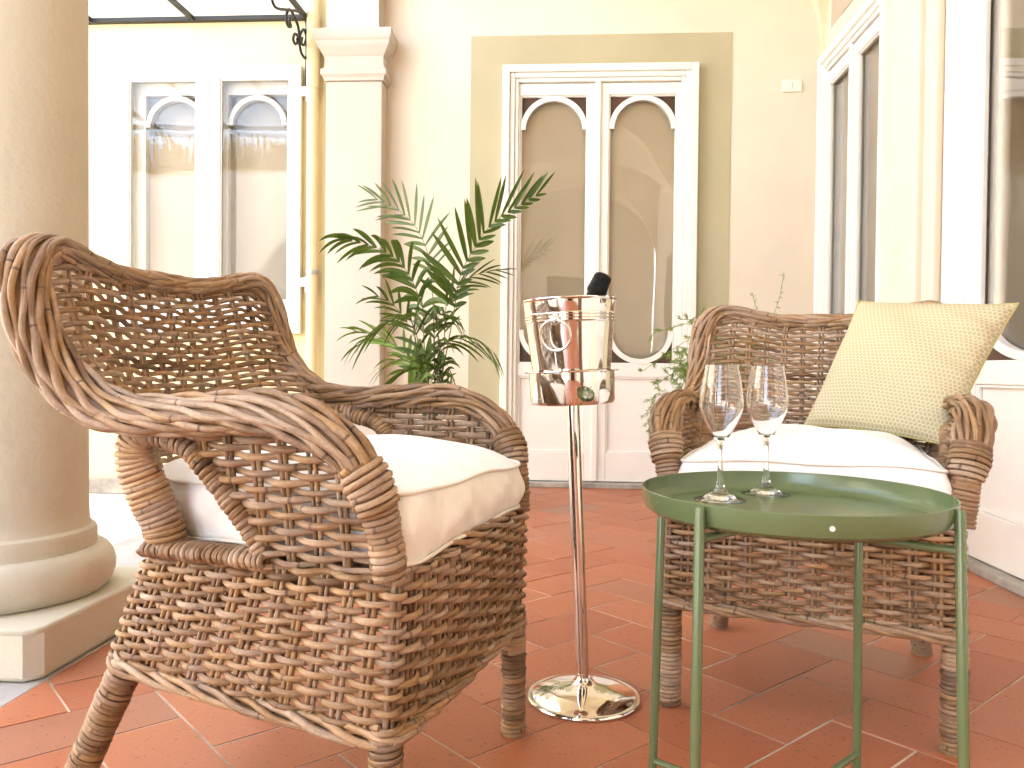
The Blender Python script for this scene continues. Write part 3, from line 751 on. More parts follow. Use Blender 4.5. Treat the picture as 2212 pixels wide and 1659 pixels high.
# ---- braided edge: over the back and down both arms
E_pts = [(0, -.324, .853), (.11, -.322, .857), (.20, -.316, .874), (.255, -.308, .881), (.293, -.300, .858), (.306, -.288, .808), (.304, -.266, .742), (.301, -.226, .688), (.299, -.165, .647), (.300, -.085, .634), (.301, .02, .638), (.301, .11, .643), (.298, .18, .630), (.291, .232, .600), (.285, .256, .570), (.281, .270, .538)]
E_w = [(0, -.8, -.5), (0, -.8, -.5), (.1, -.8, -.4), (.4, -.75, -.1), (.75, -.65, .0), (.85, -.5, -.05), (.9, -.42, -.15), (.92, -.3, -.3), (.9, -.1, -.42), (.9, 0, -.42), (.9, 0, -.42), (.9, 0, -.42), (.92, 0, -.38), (.96, 0, -.25), (1, 0, -.1), (1, 0, 0)]
E_hw = [.017, .018, .021, .027, .033, .035, .036, .037, .038, .039, .039, .038, .036, .032, .026, .021]
E_hh = [.013, .013, .014, .016, .018, .019, .019, .019, .019, .019, .020, .020, .020, .020, .018, .015]
def edge(sx):
    X = np.hstack([np.array(E_pts) * A(sx, 1, 1), np.array(E_w) * A(sx, 1, 1), np.array(E_hw)[:, None], np.array(E_hh)[:, None]]); return X
full = np.vstack([edge(-1)[::-1], edge(1)[1:]])
EP = catmull(full, .008)
m_edge = MB()
nh = len(EP) // 2
rope(m_edge, EP[:nh + 6, :3], EP[:nh + 6, 3:6], EP[:nh + 6, 6] * .9, EP[:nh + 6, 7], 16, 1.15, .0056, .10, .12, hand=-1)
rope(m_edge, EP[nh - 6:, :3], EP[nh - 6:, 3:6], EP[nh - 6:, 6] * .9, EP[nh - 6:, 7], 16, 1.15, .0056, .10, .12, hand=1)

# ---- side panels, posts, legs
ARY = [.420, .47, .501, .549, .592, .606, .625]; ARV = [.092, .078, .056, .018, -.022, -.07, -.12]
def S_side(sx):
    def S(a, b):     # a = y, b = z
        a = np.asarray(a, float); b = np.asarray(b, float)
        x = interp(b, [.43, .56, .63], [.256, .275, .288]) + .004 * np.sin((a - .05) * 9)
        P = np.stack([sx * x, a, b], -1); N = np.broadcast_to(A(sx, 0, -.15), P.shape).copy(); N /= np.linalg.norm(N[0]); return P, N
    return S
def side_panel(sx):
    m = MB(); S = S_side(sx); st = np.array([-.085, -.04, .004, .048, .092, .136, .180, .222])
    for j, z in enumerate(np.arange(.425, .632, .0112)):
        a0 = float(np.interp(z, ARY, ARV)); sel = st[st > a0 - .01]
        weave(m, S, a0, float(np.interp(z, [.56, .59, .61, .632], [.262, .232, .200, .150])), z, sel[sel < np.interp(z, [.56, .59, .61, .632], [.262, .240, .205, .160])], j + (8 - len(sel)), .0070, .0049, 8)
    for a in st:
        z0 = float(np.interp(-a, [-v for v in ARV], ARY)) if a < .085 else .432
        bb = np.linspace(z0 - .004, float(np.interp(a, [.13, .18, .222], [.632, .618, .588])), 16)
        for d in (-.0042, .0042):
            P, N = S(np.full(16, a + d), bb); strand(m, P, .0035, 6)
    # wrapped border of the arch
    pts = [(.277, -.078, .604), (.277, -.020, .588), (.272, .020, .546), (.266, .057, .500), (.259, .080, .463), (.256, .092, .440)]
    coil(m, [A(sx * p[0], p[1], p[2]) for p in pts], (sx, 0, 0), [.016, .016, .015, .014, .013], [.013, .012, .011], .0046, .0088, sx)
    # wrapped rail on top of the skirt
    coil(m, [A(sx * .250, -.115, .436), A(sx * .254, 0, .437), A(sx * .256, .10, .436)], (1, 0, 0), .021, .010, .0045, .0092, sx)
    return m
def rear_post(sx):
    m = MB(); pts = [(.246, -.082, .430), (.252, -.088, .470), (.264, -.106, .525), (.274, -.117, .570), (.278, -.108, .600), (.278, -.080, .607)]
    coil(m, [A(sx * p[0], p[1], p[2]) for p in pts], (0, 1, 0), [.029, .031, .034, .034, .026, .014], [.019, .019, .019, .018, .017, .015], .0044, .0082, sx); return m
def front_post(sx):
    m = MB()
    coil(m, [A(sx * .2865, .252, .578), A(sx * .2815, .267, .548), A(sx * .277, .276, .520)], (1, 0, 0), [.0315, .033, .031, .027], [.024, .027, .026, .023], .0050, .0098, sx)
    coil(m, [A(sx * .277, .275, .524), A(sx * .2715, .283, .48), A(sx * .2665, .287, .428)], (1, 0, 0), [.0225, .022, .0215], [.0205, .0195, .019], .0044, .0082, sx); return m
def leg_mesh(p0, p1, r0, r1):
    m = MB(); coil(m, catmull([p1, p1 * .5 + p0 * .5, p0], .004), (1, 0, 0), [r1, r0], [r1, r0], .0046, .0088, random.choice((1, -1)))
    m.lathe([(0, .0), (r0 * .96, .0), (r0 * 1.02, .008), (r0 * .8, .011)], 20, tuple(p0), rnd=.1); return m
def seat_deck():
    m = MB()
    for x in np.linspace(-.235, .235, 26):
        yb = -.115 - .062 * (1 - (x / .24) ** 2); strand(m, np.stack([np.full(12, x), np.linspace(yb, .285, 12), np.full(12, .437)], 1), .0056, 6)
    for y in (-.1, .1, .27): m.tube([(-.255, y, .425), (.255, y, .425)], .011, 8)
    return m

def make_chair(label, pos, th):
    t = thing('wicker_armchair', label, 'armchair', (0, 0, 0), 0, 'wicker armchairs', world=Vector((pos[0], pos[1], 0))); t.rotation_euler.z = th - PI / 2
    build(m_base, 'woven_skirt', 'rattan', t, angle=60); build(m_back, 'backrest', 'rattan', t, angle=60); build(m_edge, 'braided_edge', 'rattan', t, angle=60); build(seat_deck(), 'seat', 'rattan', t)
    for sx in (1, -1):
        build(side_panel(sx), 'armrest_panel', 'rattan', t, angle=60); build(rear_post(sx), 'rear_post', 'rattan', t, angle=60); build(front_post(sx), 'front_post', 'rattan', t, angle=60)
        build(leg_mesh(A(sx * .264, .282, 0), A(sx * .2630, .281, .240), .0195, .020), 'leg', 'rattan', t, angle=60)
        build(leg_mesh(A(sx * .250, -.286, 0), A(sx * .219, -.174, .262), .0205, .022), 'leg', 'rattan', t, angle=60)
    return t
chair = make_chair('wicker armchair nearest the camera, turned sideways beside the round column', (-.342, 1.368), -.323)
def dup(o, parent=None):
    c_ = o.copy(); col.objects.link(c_)
    if parent is not None: c_.parent = parent; c_.matrix_parent_inverse = o.matrix_parent_inverse
    BASE[c_.name] = A(0, 0, 0)
    for ch in list(o.children): dup(ch, c_)
    return c_
chair2 = dup(chair); chair2['label'] = 'wicker armchair facing the camera behind the green tray table'
chair2.scale.z = .982; chair2.location = (.693, 1.83, 0); chair2.rotation_euler.z = -1.977 - PI / 2

# ---- seat cushions
def make_cushion(name, label, pos, th, seed, crown=.050, zb=.447, zt_=.530, rear=.205):
    t = thing(name, label, 'cushion', (0, 0, 0), 0, 'white seat cushions', world=Vector((pos[0], pos[1], 0))); t.rotation_euler.z = th - PI / 2
    r2 = np.random.default_rng(seed); ph = r2.uniform(0, 6, 12)
    cor = [A(.247, .302), A(-.247, .302), A(-rear, -.175), A(rear, -.175)]
    O = []
    for i in range(4):
        p, q = cor[i], cor[(i + 1) % 4]
        for s_ in np.arange(44) / 44: O.append(p * (1 - s_) + q * s_)
    O = np.array(O)
    for _ in range(10): O = (np.roll(O, 1, 0) + 2 * O + np.roll(O, -1, 0)) / 4
    cen = A(0, .06); n = len(O); ang = np.arange(n) / n * 2 * PI
    Np = np.roll(O, -1, 0) - np.roll(O, 1, 0); Np = np.stack([Np[:, 1], -Np[:, 0]], 1); Np /= np.linalg.norm(Np, axis=1, keepdims=True); Np *= np.sign((Np * (O - cen)).sum(1, keepdims=True))
    zt_e = zt_ + .004 * np.sin(3 * ang + ph[0]) + .003 * np.sin(7 * ang + ph[1]) ; zb_e = zb + .003 * np.sin(2 * ang + ph[2]) + .002 * np.sin(9 * ang + ph[3])
    e = 1 + 0 * ang
    rings = []
    for f in np.linspace(0, 1, 26):
        q = cen + (O - cen) * f
        z = zt_e * f ** 2 + zt_ * (1 - f ** 2) + crown * (1 - f ** 3.4) + .0055 * np.sin(q[:, 0] * 23 + ph[4]) * np.sin(q[:, 1] * 19 + ph[5]) * (1 - f ** 4) + .0030 * np.sin(q[:, 0] * 61 + q[:, 1] * 37 + ph[6]) * f ** 2 * (1 - f ** 6)
        rings.append(np.column_stack([q, z]))
    for s_ in np.linspace(0, 1, 12)[1:]:
        z = zt_e * (1 - s_) + zb_e * s_
        bul = .010 * np.sin(PI * s_) + .0042 * np.sin(11 * ang + ph[7] + 3 * s_) * np.sin(PI * s_) + .0022 * np.sin(29 * ang + ph[8] - 5 * s_) * np.sin(PI * s_)
        rings.append(np.column_stack([O + Np * bul[:, None], z]))
    for f in (.9, .5, 0.): rings.append(np.column_stack([cen + (O - cen) * f, np.full(n, zb - .004)]))
    m = MB(); m.grid(np.array(rings), closev=True); cu = build(m, 'cushion_cover', 'canvas', t, angle=75)
    m = MB()
    for ze, up in ((zt_e, .001), (zb_e, -.001)):
        m.tube(np.column_stack([O + Np * .0022, ze + up]), .0030, 8, closed=True)
    build(m, 'piping', 'piping', cu, angle=80)
    return t
make_cushion('seat_cushion', 'plump white seat cushion on the near wicker armchair', (-.342, 1.368), -.323, 3)
make_cushion('seat_cushion', 'white seat cushion under the patterned pillow on the far wicker armchair', (.693, 1.83), -1.977, 5, zb=.439, zt_=.522, crown=.056, rear=.222)

# ---- patterned pillow
def make_pillow():
    th = -1.977; fdir = A(math.cos(th), math.sin(th), 0); rdir = A(fdir[1], -fdir[0], 0); org = A(.693, 1.83, 0)
    Cn = [A(.030, -.150, .572), A(-.270, -.020, .545), A(-.420, -.145, .862), A(-.090, -.265, .885)]      # BL BR TR TL in the chair's frame
    Wc = [org + rdir * p[0] + fdir * p[1] + A(0, 0, p[2]) for p in Cn]
    base = (Wc[0] + Wc[1]) / 2
    t = thing('throw_pillow', 'beige honeycomb patterned throw pillow leaning in the far armchair', 'pillow', (0, 0, 0), 0, world=Vector((0, 0, 0)))
    BASE[t.name] = base; t.location = Vector(base)
    n = 41; g = np.linspace(-1, 1, n)
    nrm = np.cross(Wc[1] - Wc[0], Wc[3] - Wc[0]); nrm /= np.linalg.norm(nrm)
    if nrm @ A(0, -1, 0) < 0: nrm = -nrm
    def surf(sg):
        G = np.zeros((n, n, 3)); UV = np.zeros((n, n, 2))
        for i, a in enumerate(g):
            for j, b in enumerate(g):
                pin = .055
                a2 = a * (1 - pin * (1 - b * b) ** .9 * abs(a) ** 3); b2 = b * (1 - pin * (1 - a * a) ** .9 * abs(b) ** 3)
                s_, t_ = (a2 + 1) / 2, (b2 + 1) / 2
                p = Wc[0] * (1 - s_) * (1 - t_) + Wc[1] * s_ * (1 - t_) + Wc[2] * s_ * t_ + Wc[3] * (1 - s_) * t_
                h = ((1 - a ** 2) * (1 - b ** 2)) ** .42 * .062
                h += .004 * math.sin(5 * a + 7 * b) * (1 - a ** 4) * (1 - b ** 4)
                cr = math.exp(-((a - .82) / .25) ** 2); h += sg * .0075 * cr * math.sin(20 * b + 4 * a) * (1 - a ** 8) * (1 - b ** 6)
                G[i, j] = p + nrm * sg * h; UV[i, j] = ((a + 1) / 2, (b + 1) / 2)
        return G, UV
    G, UV = surf(1); m = MB(); m.grid(G); m.uv = UV.reshape(-1, 2); build(m, 'front_cover', 'honey', t, angle=80)
    G, UV = surf(-1); m = MB(); m.grid(G); build(m, 'back_cover', 'pillow_back', t, angle=80)
    Ed = np.vstack([G[:, 0], G[-1, 1:], G[-2::-1, -1], G[0, -2:0:-1]]); m = MB(); m.tube(Ed, .0022, 6, closed=True); build(m, 'seam', 'pillow_back', t)
make_pillow()

# ------------------------------------------------------------------ tray table
TC = A(.4225, 1.2005); TR = .2225
tt = thing('tray_table', 'round green metal tray table holding two wine glasses', 'table', (0, 0, 0), 0, world=Vector((TC[0], TC[1], 0)))
m = MB(); m.lathe([(0, .492), (TR - .030, .492), (TR - .016, .4935), (TR - .0075, .499), (TR - .0035, .508), (TR - .0022, .524), (TR - .0012, .5252), (TR, .5245), (TR - .001, .508), (TR - .005, .496), (TR - .014, .4895), (TR - .030, .4875), (0, .4875)], 128)
tr = build(m, 'tray', 'green', tt, angle=35)
m = MB()
for a in (-PI / 2 - .12,): 
    d = A(math.cos(a), math.sin(a), 0); c_ = d * (TR - .0005) + A(0, 0, .509); m.tube([c_, c_ + d * .0012], .0034, 16)
build(m, 'rivet_hole', 'plastic', tr)
lp = [A(.249, 1.050), A(.591, 1.048), A(.594, 1.360), A(.257, 1.352)]
ft = [A(.2445, 1.040), A(.6025, 1.036), A(.602, 1.368), A(.248, 1.362)]
for a, b in zip(lp, ft):
    a, b = a - TC, b - TC
    m = MB(); m.tube([(b[0], b[1], .0), (b[0] * .6 + a[0] * .4, b[1] * .6 + a[1] * .4, .2), (a[0], a[1], .518), (a[0], a[1], .5225)], [.0071, .0071, .0071, .0055], 20); build(m, 'leg', 'green', tt, angle=35)
for z, L_ in ((.4795, lp), (.045, ft)):
    for i0, dz in ((0, 0), (1, .0118)):
        a, b = L_[i0] - TC, L_[i0 + 2] - TC
        m = MB(); m.tube([(a[0], a[1], z - dz), (b[0], b[1], z - dz)], .0058, 12); build(m, 'cross_bar', 'green', tt)

# ------------------------------------------------------------------ wine glasses
def wine_glass(label, x, y, rot):
    t = thing('wine_glass', label, 'wine glass', (0, 0, 0), 0, 'wine glasses on the tray', world=Vector((x, y, .4923)))
    o = [(0, 0), (.0385, .0), (.0395, .0012), (.0385, .0026), (.028, .0052), (.016, .010), (.009, .017), (.0062, .026), (.0049, .042), (.0046, .060), (.0049, .078), (.0058, .088), (.0082, .0945), (.0135, .1035), (.0225, .120), (.0305, .137), (.0343, .149), (.0350, .156), (.0345, .166), (.0322, .185), (.0288, .205), (.0268, .2185), (.0263, .2200)]
    i_ = [(.0255, .2195), (.0278, .205), (.0312, .185), (.0335, .166), (.0340, .156), (.0333, .149), (.0296, .1375), (.0217, .1212), (.0128, .1058), (.006, .0995), (0, .0985)]
    prof = catmull(np.array([(p[0], p[1], 0) for p in o]), .003)[:, :2]; prof2 = catmull(np.array([(p[0], p[1], 0) for p in i_]), .003)[:, :2]
    prof = np.vstack([prof, prof2]); prof[:, 0] = np.maximum(prof[:, 0], 0)
    m = MB(); m.lathe(prof, 72); build(m, 'glass', 'crystal', t, angle=60)
    return t
wine_glass('empty stemmed wine glass on the tray, nearer the tray edge on the left', .342, 1.303, 0)
wine_glass('empty stemmed wine glass on the tray, just behind and right of the other', .4375, 1.368, 1)

# ------------------------------------------------------------------ ice bucket on its stand
st = thing('bucket_stand', 'polished steel floor stand with a round base for the ice bucket', 'stand', (0, 0, 0), 0, world=Vector((.160, 1.700, 0)))
BASE[st.name] = A(0, 0, 0)
m = MB(); m.lathe([(0, .0), (.119, .0), (.1215, .002), (.1215, .005), (.119, .008), (.113, .0075), (.109, .010), (.098, .016), (.075, .0245), (.05, .030), (.030, .0335), (.018, .037), (.015, .042), (.0135, .046), (.0, .046)], 96); build(m, 'foot', 'steel', st, angle=50)
TL_ = Matrix.Rotation(math.radians(-2.75), 4, 'Y')
m = MB(); m.lathe([(.0, .030), (.0125, .030), (.0125, .055), (.0138, .056), (.0138, .085), (.0142, .0855), (.0142, .630), (.0, .630)], 40); build(m, 'pole', 'steel', st, angle=30, mat3=TL_)
m = MB(); m.lathe([(0, .630), (.078, .630), (.0865, .632), (.0895, .638), (.0905, .690), (.0905, .6975), (.0995, .6985), (.1005, .7), (.0995, .7015), (.0885, .7015), (.0882, .69), (.086, .640), (.076, .635), (0, .635)], 96); build(m, 'bucket_cup', 'steel', st, angle=40, mat3=TL_)
bk = thing('ice_bucket', 'shiny steel ice bucket with a ring handle, set in the stand', 'ice bucket', (0, 0, 0), 0, world=Vector((.160, 1.700, 0))); BASE[bk.name] = A(0, 0, 0)
bz = .6355
pr = [(0, 0), (.066, 0), (.0735, .002), (.0765, .008)]
for z in np.linspace(.02, .165, 8): pr.append((.0765 + (z - .008) / .2 * .0215, z))
for zc in (.170, .1765, .183): 
    r_ = .0765 + (zc - .008) / .2 * .0215; pr += [(r_ - .0002, zc - .003), (r_ + .0014, zc - .0012), (r_ + .0014, zc + .0012), (r_ - .0002, zc + .003)]
pr += [(.0975, .200), (.0985, .2105), (.1005, .2125), (.1015, .2140), (.1008, .2160), (.0990, .2165), (.0975, .2145), (.0962, .205), (.0745, .010), (.064, .004), (0, .004)]
m = MB(); m.lathe([(r_, z + bz) for r_, z in pr], 128); bo = build(m, 'bucket_body', 'steel', bk, angle=35, mat3=TL_)
for ang in (math.radians(-110), math.radians(70)):
    d = A(math.cos(ang), math.sin(ang), 0); tdir = A(-d[1], d[0], 0); c_ = d * .0945 + A(0, 0, .8045)
    m = MB(); th_ = np.linspace(0, 2 * PI, 49)[:-1]
    rc = d * .1085 + A(0, 0, .7735)
    dd = d * .25 + A(0, 0, 1); dd /= np.linalg.norm(dd)
    m.tube(np.array([rc + tdir * (.0315 * math.sin(a)) + dd * (.0315 * math.cos(a)) for a in th_]), .0026, 12, closed=True)
    build(m, 'ring_handle', 'steel', bk, angle=60, mat3=TL_)
    m = MB(); G = []
    for q in np.linspace(.06, PI, 15): G.append([c_ + d * (.0105 - .0105 * math.cos(q)) + (tdir * math.cos(a) + A(0, 0, 1) * math.sin(a)) * .0108 * math.sin(q) for a in np.linspace(0, 2 * PI, 33)[:-1]])
    m.grid(np.array(G), closev=True); build(m, 'knob', 'steel', bk, angle=60, mat3=TL_)
bt = thing('wine_bottle', 'dark foiled bottle neck leaning in the ice bucket', 'bottle', (0, 0, 0), 0, world=Vector((.0905, 1.712, .664))); BASE[bt.name] = A(0, 0, 0)
ax = Vector((.1035, .010, .240)).normalized(); Rm = Vector((0, 0, 1)).rotation_difference(ax).to_matrix().to_4x4()
m = MB(); m.lathe([(0, .004), (.026, 0), (.030, .006), (.0305, .11), (.027, .135), (.018, .165), (.0145, .185), (.0145, .205)], 40); build(m, 'bottle_body', 'bottle', bt, angle=50, mat3=Rm)
m = MB(); pf = [(.0148, .180), (.0150, .205), (.0152, .218), (.0180, .223), (.0186, .229), (.0176, .236), (.0168, .247), (.0160, .259), (.0125, .265), (.006, .2675), (0, .268)]
pf = catmull(np.array([(a * 1.18, b, 0) for a, b in pf]), .002)[:, :2]; m.lathe(pf, 48)
V = np.vstack(m.V); V[:, :2] *= (1 + .035 * np.sin(V[:, 2:3] * 900 + np.arctan2(V[:, 1:2], V[:, 0:1]) * 7) * (V[:, 2:3] > .2)) ; m.V = [V]
build(m, 'neck_foil', 'foil', bt, angle=60, mat3=Rm)

# ------------------------------------------------------------------ palm in a pot
def leaflet(m, p0, dirv, L, w, droop, up, rnd):
    n = 8; s_ = np.linspace(0, 1, n); dirv = dirv / np.linalg.norm(dirv)
    C = p0 + dirv * (L * s_)[:, None] + A(0, 0, -1) * (droop * L * s_ ** 2.2)[:, None]
    T = tang(C); side = np.cross(T, up); side /= np.linalg.norm(side, axis=1, keepdims=True) + 1e-9; nn = np.cross(side, T)
    ww = w * np.clip(np.sin(PI * np.clip(s_ * .9 + .1, 0, 1)) ** .7, 0, 1) * np.where(s_ > .98, .05, 1)
    G = np.stack([C - side * ww[:, None] + nn * (ww * .35)[:, None], C, C + side * ww[:, None] + nn * (ww * .35)[:, None]], 1)
    m.grid(G, rnd=rnd)
def frond(par, rach, side, spec, mat='palm', stem_to=None, wid=.011, name='frond'):
    """rach: world points of the stalk; spec: (start, count, lenA, lenB, angle, droop)"""
    C = catmull(rach, .012); L = arclen(C); Lt = L[-1]; T = tang(C); side = A(*side) / np.linalg.norm(side)
    m = MB(); u_ = L / Lt; m.tube(C, .0042 * (1 - u_ * .8), 6, rnd=random.random(), mat=1)
    st_, cnt, lA, lB, ang, droop = spec
    for k_ in range(cnt):
        q = st_ + (1 - st_) * (k_ + .3) / cnt; i = int(np.searchsorted(L, q * Lt)); i = min(i, len(C) - 2)
        t = T[i]; sv = side - t * side.dot(t); sv /= np.linalg.norm(sv); f = (q - st_) / (1 - st_)
        env = (.9 + .7 * f) if f < .35 else (1.145 if f < .55 else 1.145 * (1 - (f - .55) * 1.0))
        an = ang * (1.05 - .72 * f)
        for sg, ll in ((1, lA), (-1, lB)):
            if ll <= 0: continue
            jit = rng.normal(0, .07, 3); upv = np.cross(t, sv)
            d = t * math.cos(an) + sv * sg * math.sin(an) + upv * .16 + jit
            leaflet(m, C[i], d, ll * env * random.uniform(.88, 1.1), wid * 1.12 * random.uniform(.8, 1.2) * (1 - .5 * f), droop * random.uniform(.6, 1.4), upv + rng.normal(0, .25, 3), random.random())
    build(m, name, [mat, 'stem'], par, angle=80)
PY = 4.05
def z7(zx, zy, Y): return at((1100 + zx / 1.952) / 1.6492, (550 + zy / 1.952) / 1.6492, Y)
pc = z7(850, 1700, PY); pc[2] = 0
pm = thing('potted_palm', 'green potted palm with feathery fronds in front of the grey pilaster', 'palm', (0, 0, 0), 0, world=Vector((pc[0], pc[1], 0))); BASE[pm.name] = pc.copy()
m = MB(); m.lathe([(0, 0), (.12, 0), (.125, .01), (.165, .27), (.165, .275), (.180, .28), (.182, .315), (.178, .32), (.165, .32), (.16, .29), (0, .285)], 48, (pc[0], pc[1], 0)); po = build(m, 'pot', 'pot', pm, angle=35)
m = MB(); m.lathe([(0, .302), (.162, .302)], 32, (pc[0], pc[1], 0)); build(m, 'soil', 'soil', po)
root = pc + A(0, 0, .30)
def R_(pts, d0=0., d1=0.):
    n = len(pts); return [root + rng.normal(0, .03, 3) * A(1, 1, 0)] + [z7(x, y, PY + d0 + (d1 - d0) * i / max(1, n - 1)) for i, (x, y) in enumerate(pts)]
frond(pm, R_([(990, 1200), (1045, 880), (1100, 740), (1160, 640), (1230, 530), (1340, 430), (1480, 345), (1610, 270)], 0, -.1), (-.75, -.25, .62), (.48, 19, .25, .08, 1.0, .03), wid=.0150)
frond(pm, R_([(868, 1150), (845, 800), (815, 650), (775, 560), (725, 480), (640, 400), (540, 340), (450, 305)], 0, .1), (.55, -.5, .65), (.62, 13, .22, .22, .95, .14), wid=.010)
frond(pm, R_([(795, 1120), (770, 1010), (720, 880), (640, 760), (520, 670), (360, 615), (210, 585)], -.05, -.3), (.35, -.4, .8), (.44, 18, .19, .17, .85, .42), wid=.0145)
frond(pm, R_([(760, 1300), (690, 1180), (620, 1080), (540, 1010), (450, 980)], -.1, -.25), (.5, -.3, .8), (.4, 11, .17, .16, .95, .25), wid=.0095)
frond(pm, R_([(740, 1300), (700, 1150), (620, 1140), (520, 1190), (430, 1270), (330, 1340)], -.1, -.35), (.2, -.8, .5), (.45, 12, .16, .16, .7, .55), wid=.010)
frond(pm, R_([(950, 1120), (965, 1050), (1010, 950), (1090, 870), (1200, 825), (1330, 800)], 0, .15), (-.3, -.6, .7), (.5, 12, .17, .17, .75, .2), wid=.008)
frond(pm, R_([(900, 1420), (930, 1330), (1020, 1285), (1130, 1280), (1230, 1330), (1310, 1400)], -.1, -.25), (-.2, -.75, .6), (.35, 14, .15, .15, .85, .6), wid=.010)
frond(pm, R_([(900, 1300), (880, 1150), (800, 1110), (700, 1130), (600, 1190)], -.12, -.3), (.2, -.85, .4), (.4, 11, .15, .15, .9, .6), wid=.011)
frond(pm, R_([(870, 1350), (890, 1160), (930, 1100), (1000, 1120), (1070, 1180)], -.1, -.25), (-.2, -.7, .7), (.45, 10, .15, .15, 1.0, .45), wid=.011)
frond(pm, R_([(800, 1600), (720, 1480), (640, 1360), (520, 1285), (400, 1245), (310, 1230)], 0, -.1), (.3, -.5, .8), (.42, 11, .17, .15, .7, .3), 'palm_young', wid=.009)
frond(pm, R_([(780, 1650), (760, 1520), (690, 1440), (600, 1430), (510, 1490)], -.1, -.25), (.2, -.7, .6), (.3, 9, .14, .14, .8, .5), 'palm_young', wid=.009)
frond(pm, R_([(830, 1600), (800, 1500), (740, 1490), (640, 1520), (540, 1600)], -.12, -.3), (.2, -.75, .6), (.3, 10, .14, .14, .9, .5), wid=.010)
frond(pm, R_([(900, 1620), (900, 1520), (860, 1490), (820, 1510), (780, 1570)], -.12, -.25), (.5, -.75, .4), (.3, 8, .12, .12, .9, .5), wid=.010)
frond(pm, R_([(920, 1600), (930, 1480), (950, 1450), (980, 1500), (1000, 1580)], -.1, -.2), (-.5, -.75, .4), (.3, 8, .11, .11, .9, .5), wid=.010)
m = MB()      # fresh upright spears at the heart of the palm
for k_ in range(7):
    b0 = z7(700 + k_ * 18, 1640, PY - .05); leaflet(m, b0, A(rng.normal(0, .10), rng.normal(0, .1), 1), random.uniform(.2, .36), .017, .05, A(0, -1, .1), random.random())
build(m, 'young_leaf', 'palm_young', pm, angle=80)

# ------------------------------------------------------------------ asparagus fern in a terracotta pot behind the far chair
fc = A(.745, 2.92, 0)
fn = thing('asparagus_fern', 'wispy asparagus fern in a terracotta pot behind the far armchair', 'plant', (0, 0, 0), 0, world=Vector(fc)); BASE[fn.name] = fc.copy()
m = MB(); m.lathe([(0, 0), (.12, 0), (.13, .015), (.14, .12), (.17, .38), (.172, .50), (.168, .52), (.185, .53), (.19, .57), (.185, .595), (.168, .6), (.155, .57), (0, .56)], 56, tuple(fc)); po = build(m, 'pot', 'pot', fn, angle=35)
m = MB(); m.lathe([(0, .578), (.16, .578)], 32, tuple(fc)); build(m, 'soil', 'soil', po)
def sprig(m, P, dens, nl, thin=False):
    C = catmull(P, .012); m.tube(C, .0012, 5, rnd=random.random()); T = tang(C); L = arclen(C)
    for q in np.linspace(.25 if not thin else .45, 1, dens):
        i = min(len(C) - 1, int(np.searchsorted(L, q * L[-1]))); base_d = rng.normal(0, 1, 3); base_d = base_d - T[i] * base_d.dot(T[i]); base_d /= np.linalg.norm(base_d); base_d = base_d * .9 + T[i] * .6
        bl = nl * random.uniform(.6, 1.2) * (1.15 - .7 * q); tip = C[i] + base_d * bl
        m.add([C[i] + A(.0004, 0, 0), C[i] - A(.0004, 0, 0), tip], [(0, 1, 2)], rnd=random.random())
        for e in range(9 if not thin else 3):
            f = (e + 1) / 9.0; p = C[i] + (tip - C[i]) * f
            for _ in range(2 if thin else 4):
                dv = rng.normal(0, 1, 3); dv /= np.linalg.norm(dv); dv = dv * .011 + base_d * .006; sd_ = np.cross(dv, rng.normal(0, 1, 3)); sd_ = sd_ / (np.linalg.norm(sd_) + 1e-9) * .0011
                m.add([p - sd_, p + sd_, p + dv + sd_ * .3, p + dv - sd_ * .3], [(0, 1, 2, 3)], rnd=random.random())
top = fc + A(0, 0, .585)
tips = [((1600, 700), (1390, 800), .0), ((1560, 690), (1410, 720), -.1), ((1520, 690), (1470, 690), .0), ((1530, 760), (1480, 800), -.1), ((1500, 760), (1440, 760), -.25), ((1530, 800), (1495, 850), -.15), ((1560, 760), (1510, 780), -.2), ((1480, 800), (1420, 830), -.2)]
m = MB()
for mid, tip, dy in tips:
    a = top + rng.normal(0, .04, 3) * A(1, 1, 0); sprig(m, [a, at(mid[0], mid[1], fc[1] - .05), at((mid[0] + tip[0]) / 2, min(mid[1], tip[1]) + (abs(mid[1] - tip[1])) * .3, fc[1] + dy * .6), at(tip[0], tip[1], fc[1] + dy)], 11, .045)
for k_ in range(34):
    a = top + rng.normal(0, .05, 3) * A(1, 1, 0); an = random.uniform(-.9, 2.2); rr = random.uniform(.08, .26); hz = random.uniform(.04, .22)
    e = a + A(math.cos(an) * rr, math.sin(an) * rr * .8, hz - rr * .45); sprig(m, [a, a + A(math.cos(an) * rr * .45, math.sin(an) * rr * .4, hz), e], 15, .065)
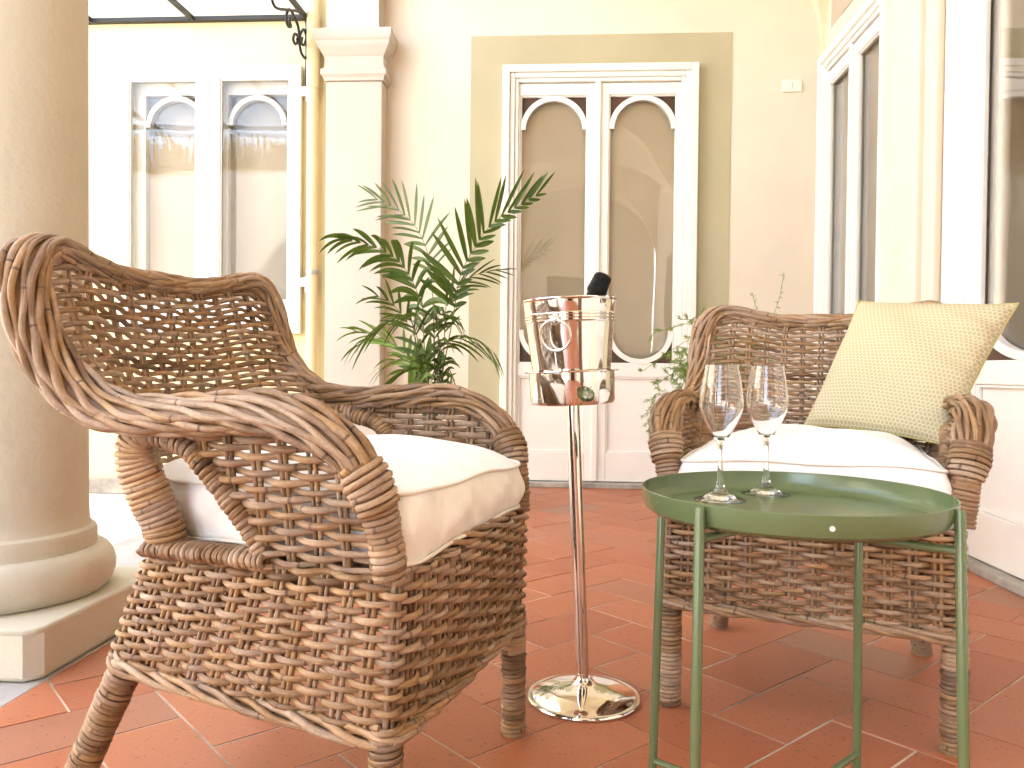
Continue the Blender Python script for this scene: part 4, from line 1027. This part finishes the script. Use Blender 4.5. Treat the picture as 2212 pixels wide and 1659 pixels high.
for k_ in range(3):      # strands hanging beside the pot
    an = PI + random.uniform(-.9, .9); a = top + A(math.cos(an) * .15, math.sin(an) * .15, 0); sprig(m, [a, a + A(math.cos(an) * .07, math.sin(an) * .07, .03), a + A(math.cos(an) * .09, math.sin(an) * .09, -random.uniform(.1, .3))], 15, .05)
for tip, mid in (((1626, 636), (1634, 720)), ((1694, 596), (1665, 690))): sprig(m, [top, at(mid[0], mid[1], fc[1] + .02), at(tip[0], tip[1], fc[1] + .05)], 14, .03, True)
build(m, 'foliage', 'fern', fn, smooth=False)


# ------------------------------------------------------------------ light
w = bpy.data.worlds.new('World'); scene.world = w; w.use_nodes = True
nt = w.node_tree; nt.nodes.clear()
sky = nt.nodes.new('ShaderNodeTexSky'); sky.sky_type = 'NISHITA'; sky.sun_disc = False
SUN_EL, SUN_AZ = math.radians(52), math.radians(62)     # azimuth clockwise from +Y
sky.sun_elevation = SUN_EL; sky.sun_rotation = SUN_AZ; sky.air_density = 1.0; sky.dust_density = 1.5; sky.ozone_density = .6
bg = nt.nodes.new('ShaderNodeBackground'); bg.inputs[1].default_value = .15
hs = nt.nodes.new('ShaderNodeHueSaturation'); hs.inputs['Saturation'].default_value = .6
wo = nt.nodes.new('ShaderNodeOutputWorld')
nt.links.new(sky.outputs[0], hs.inputs['Color']); nt.links.new(hs.outputs[0], bg.inputs[0]); nt.links.new(bg.outputs[0], wo.inputs[0])
sd = bpy.data.lights.new('sun', 'SUN'); sd.energy = 4.0; sd.angle = math.radians(.5); sd.color = (1, .96, .90)
so = bpy.data.objects.new('sun', sd); col.objects.link(so)
sv = Vector((math.sin(SUN_AZ) * math.cos(SUN_EL), math.cos(SUN_AZ) * math.cos(SUN_EL), math.sin(SUN_EL)))
so.rotation_euler = sv.to_track_quat('Z', 'Y').to_euler()

scene.view_settings.view_transform = 'Standard'; scene.view_settings.look = 'None'
scene.view_settings.exposure = 3.87; scene.view_settings.gamma = 1.0
scene.render.engine = 'CYCLES'
cy = scene.cycles; cy.use_denoising = True; cy.max_bounces = 12; cy.diffuse_bounces = 6; cy.glossy_bounces = 6; cy.transmission_bounces = 12; cy.transparent_max_bounces = 16
cy.sample_clamp_indirect = 8; cy.caustics_refractive = True; cy.caustics_reflective = False
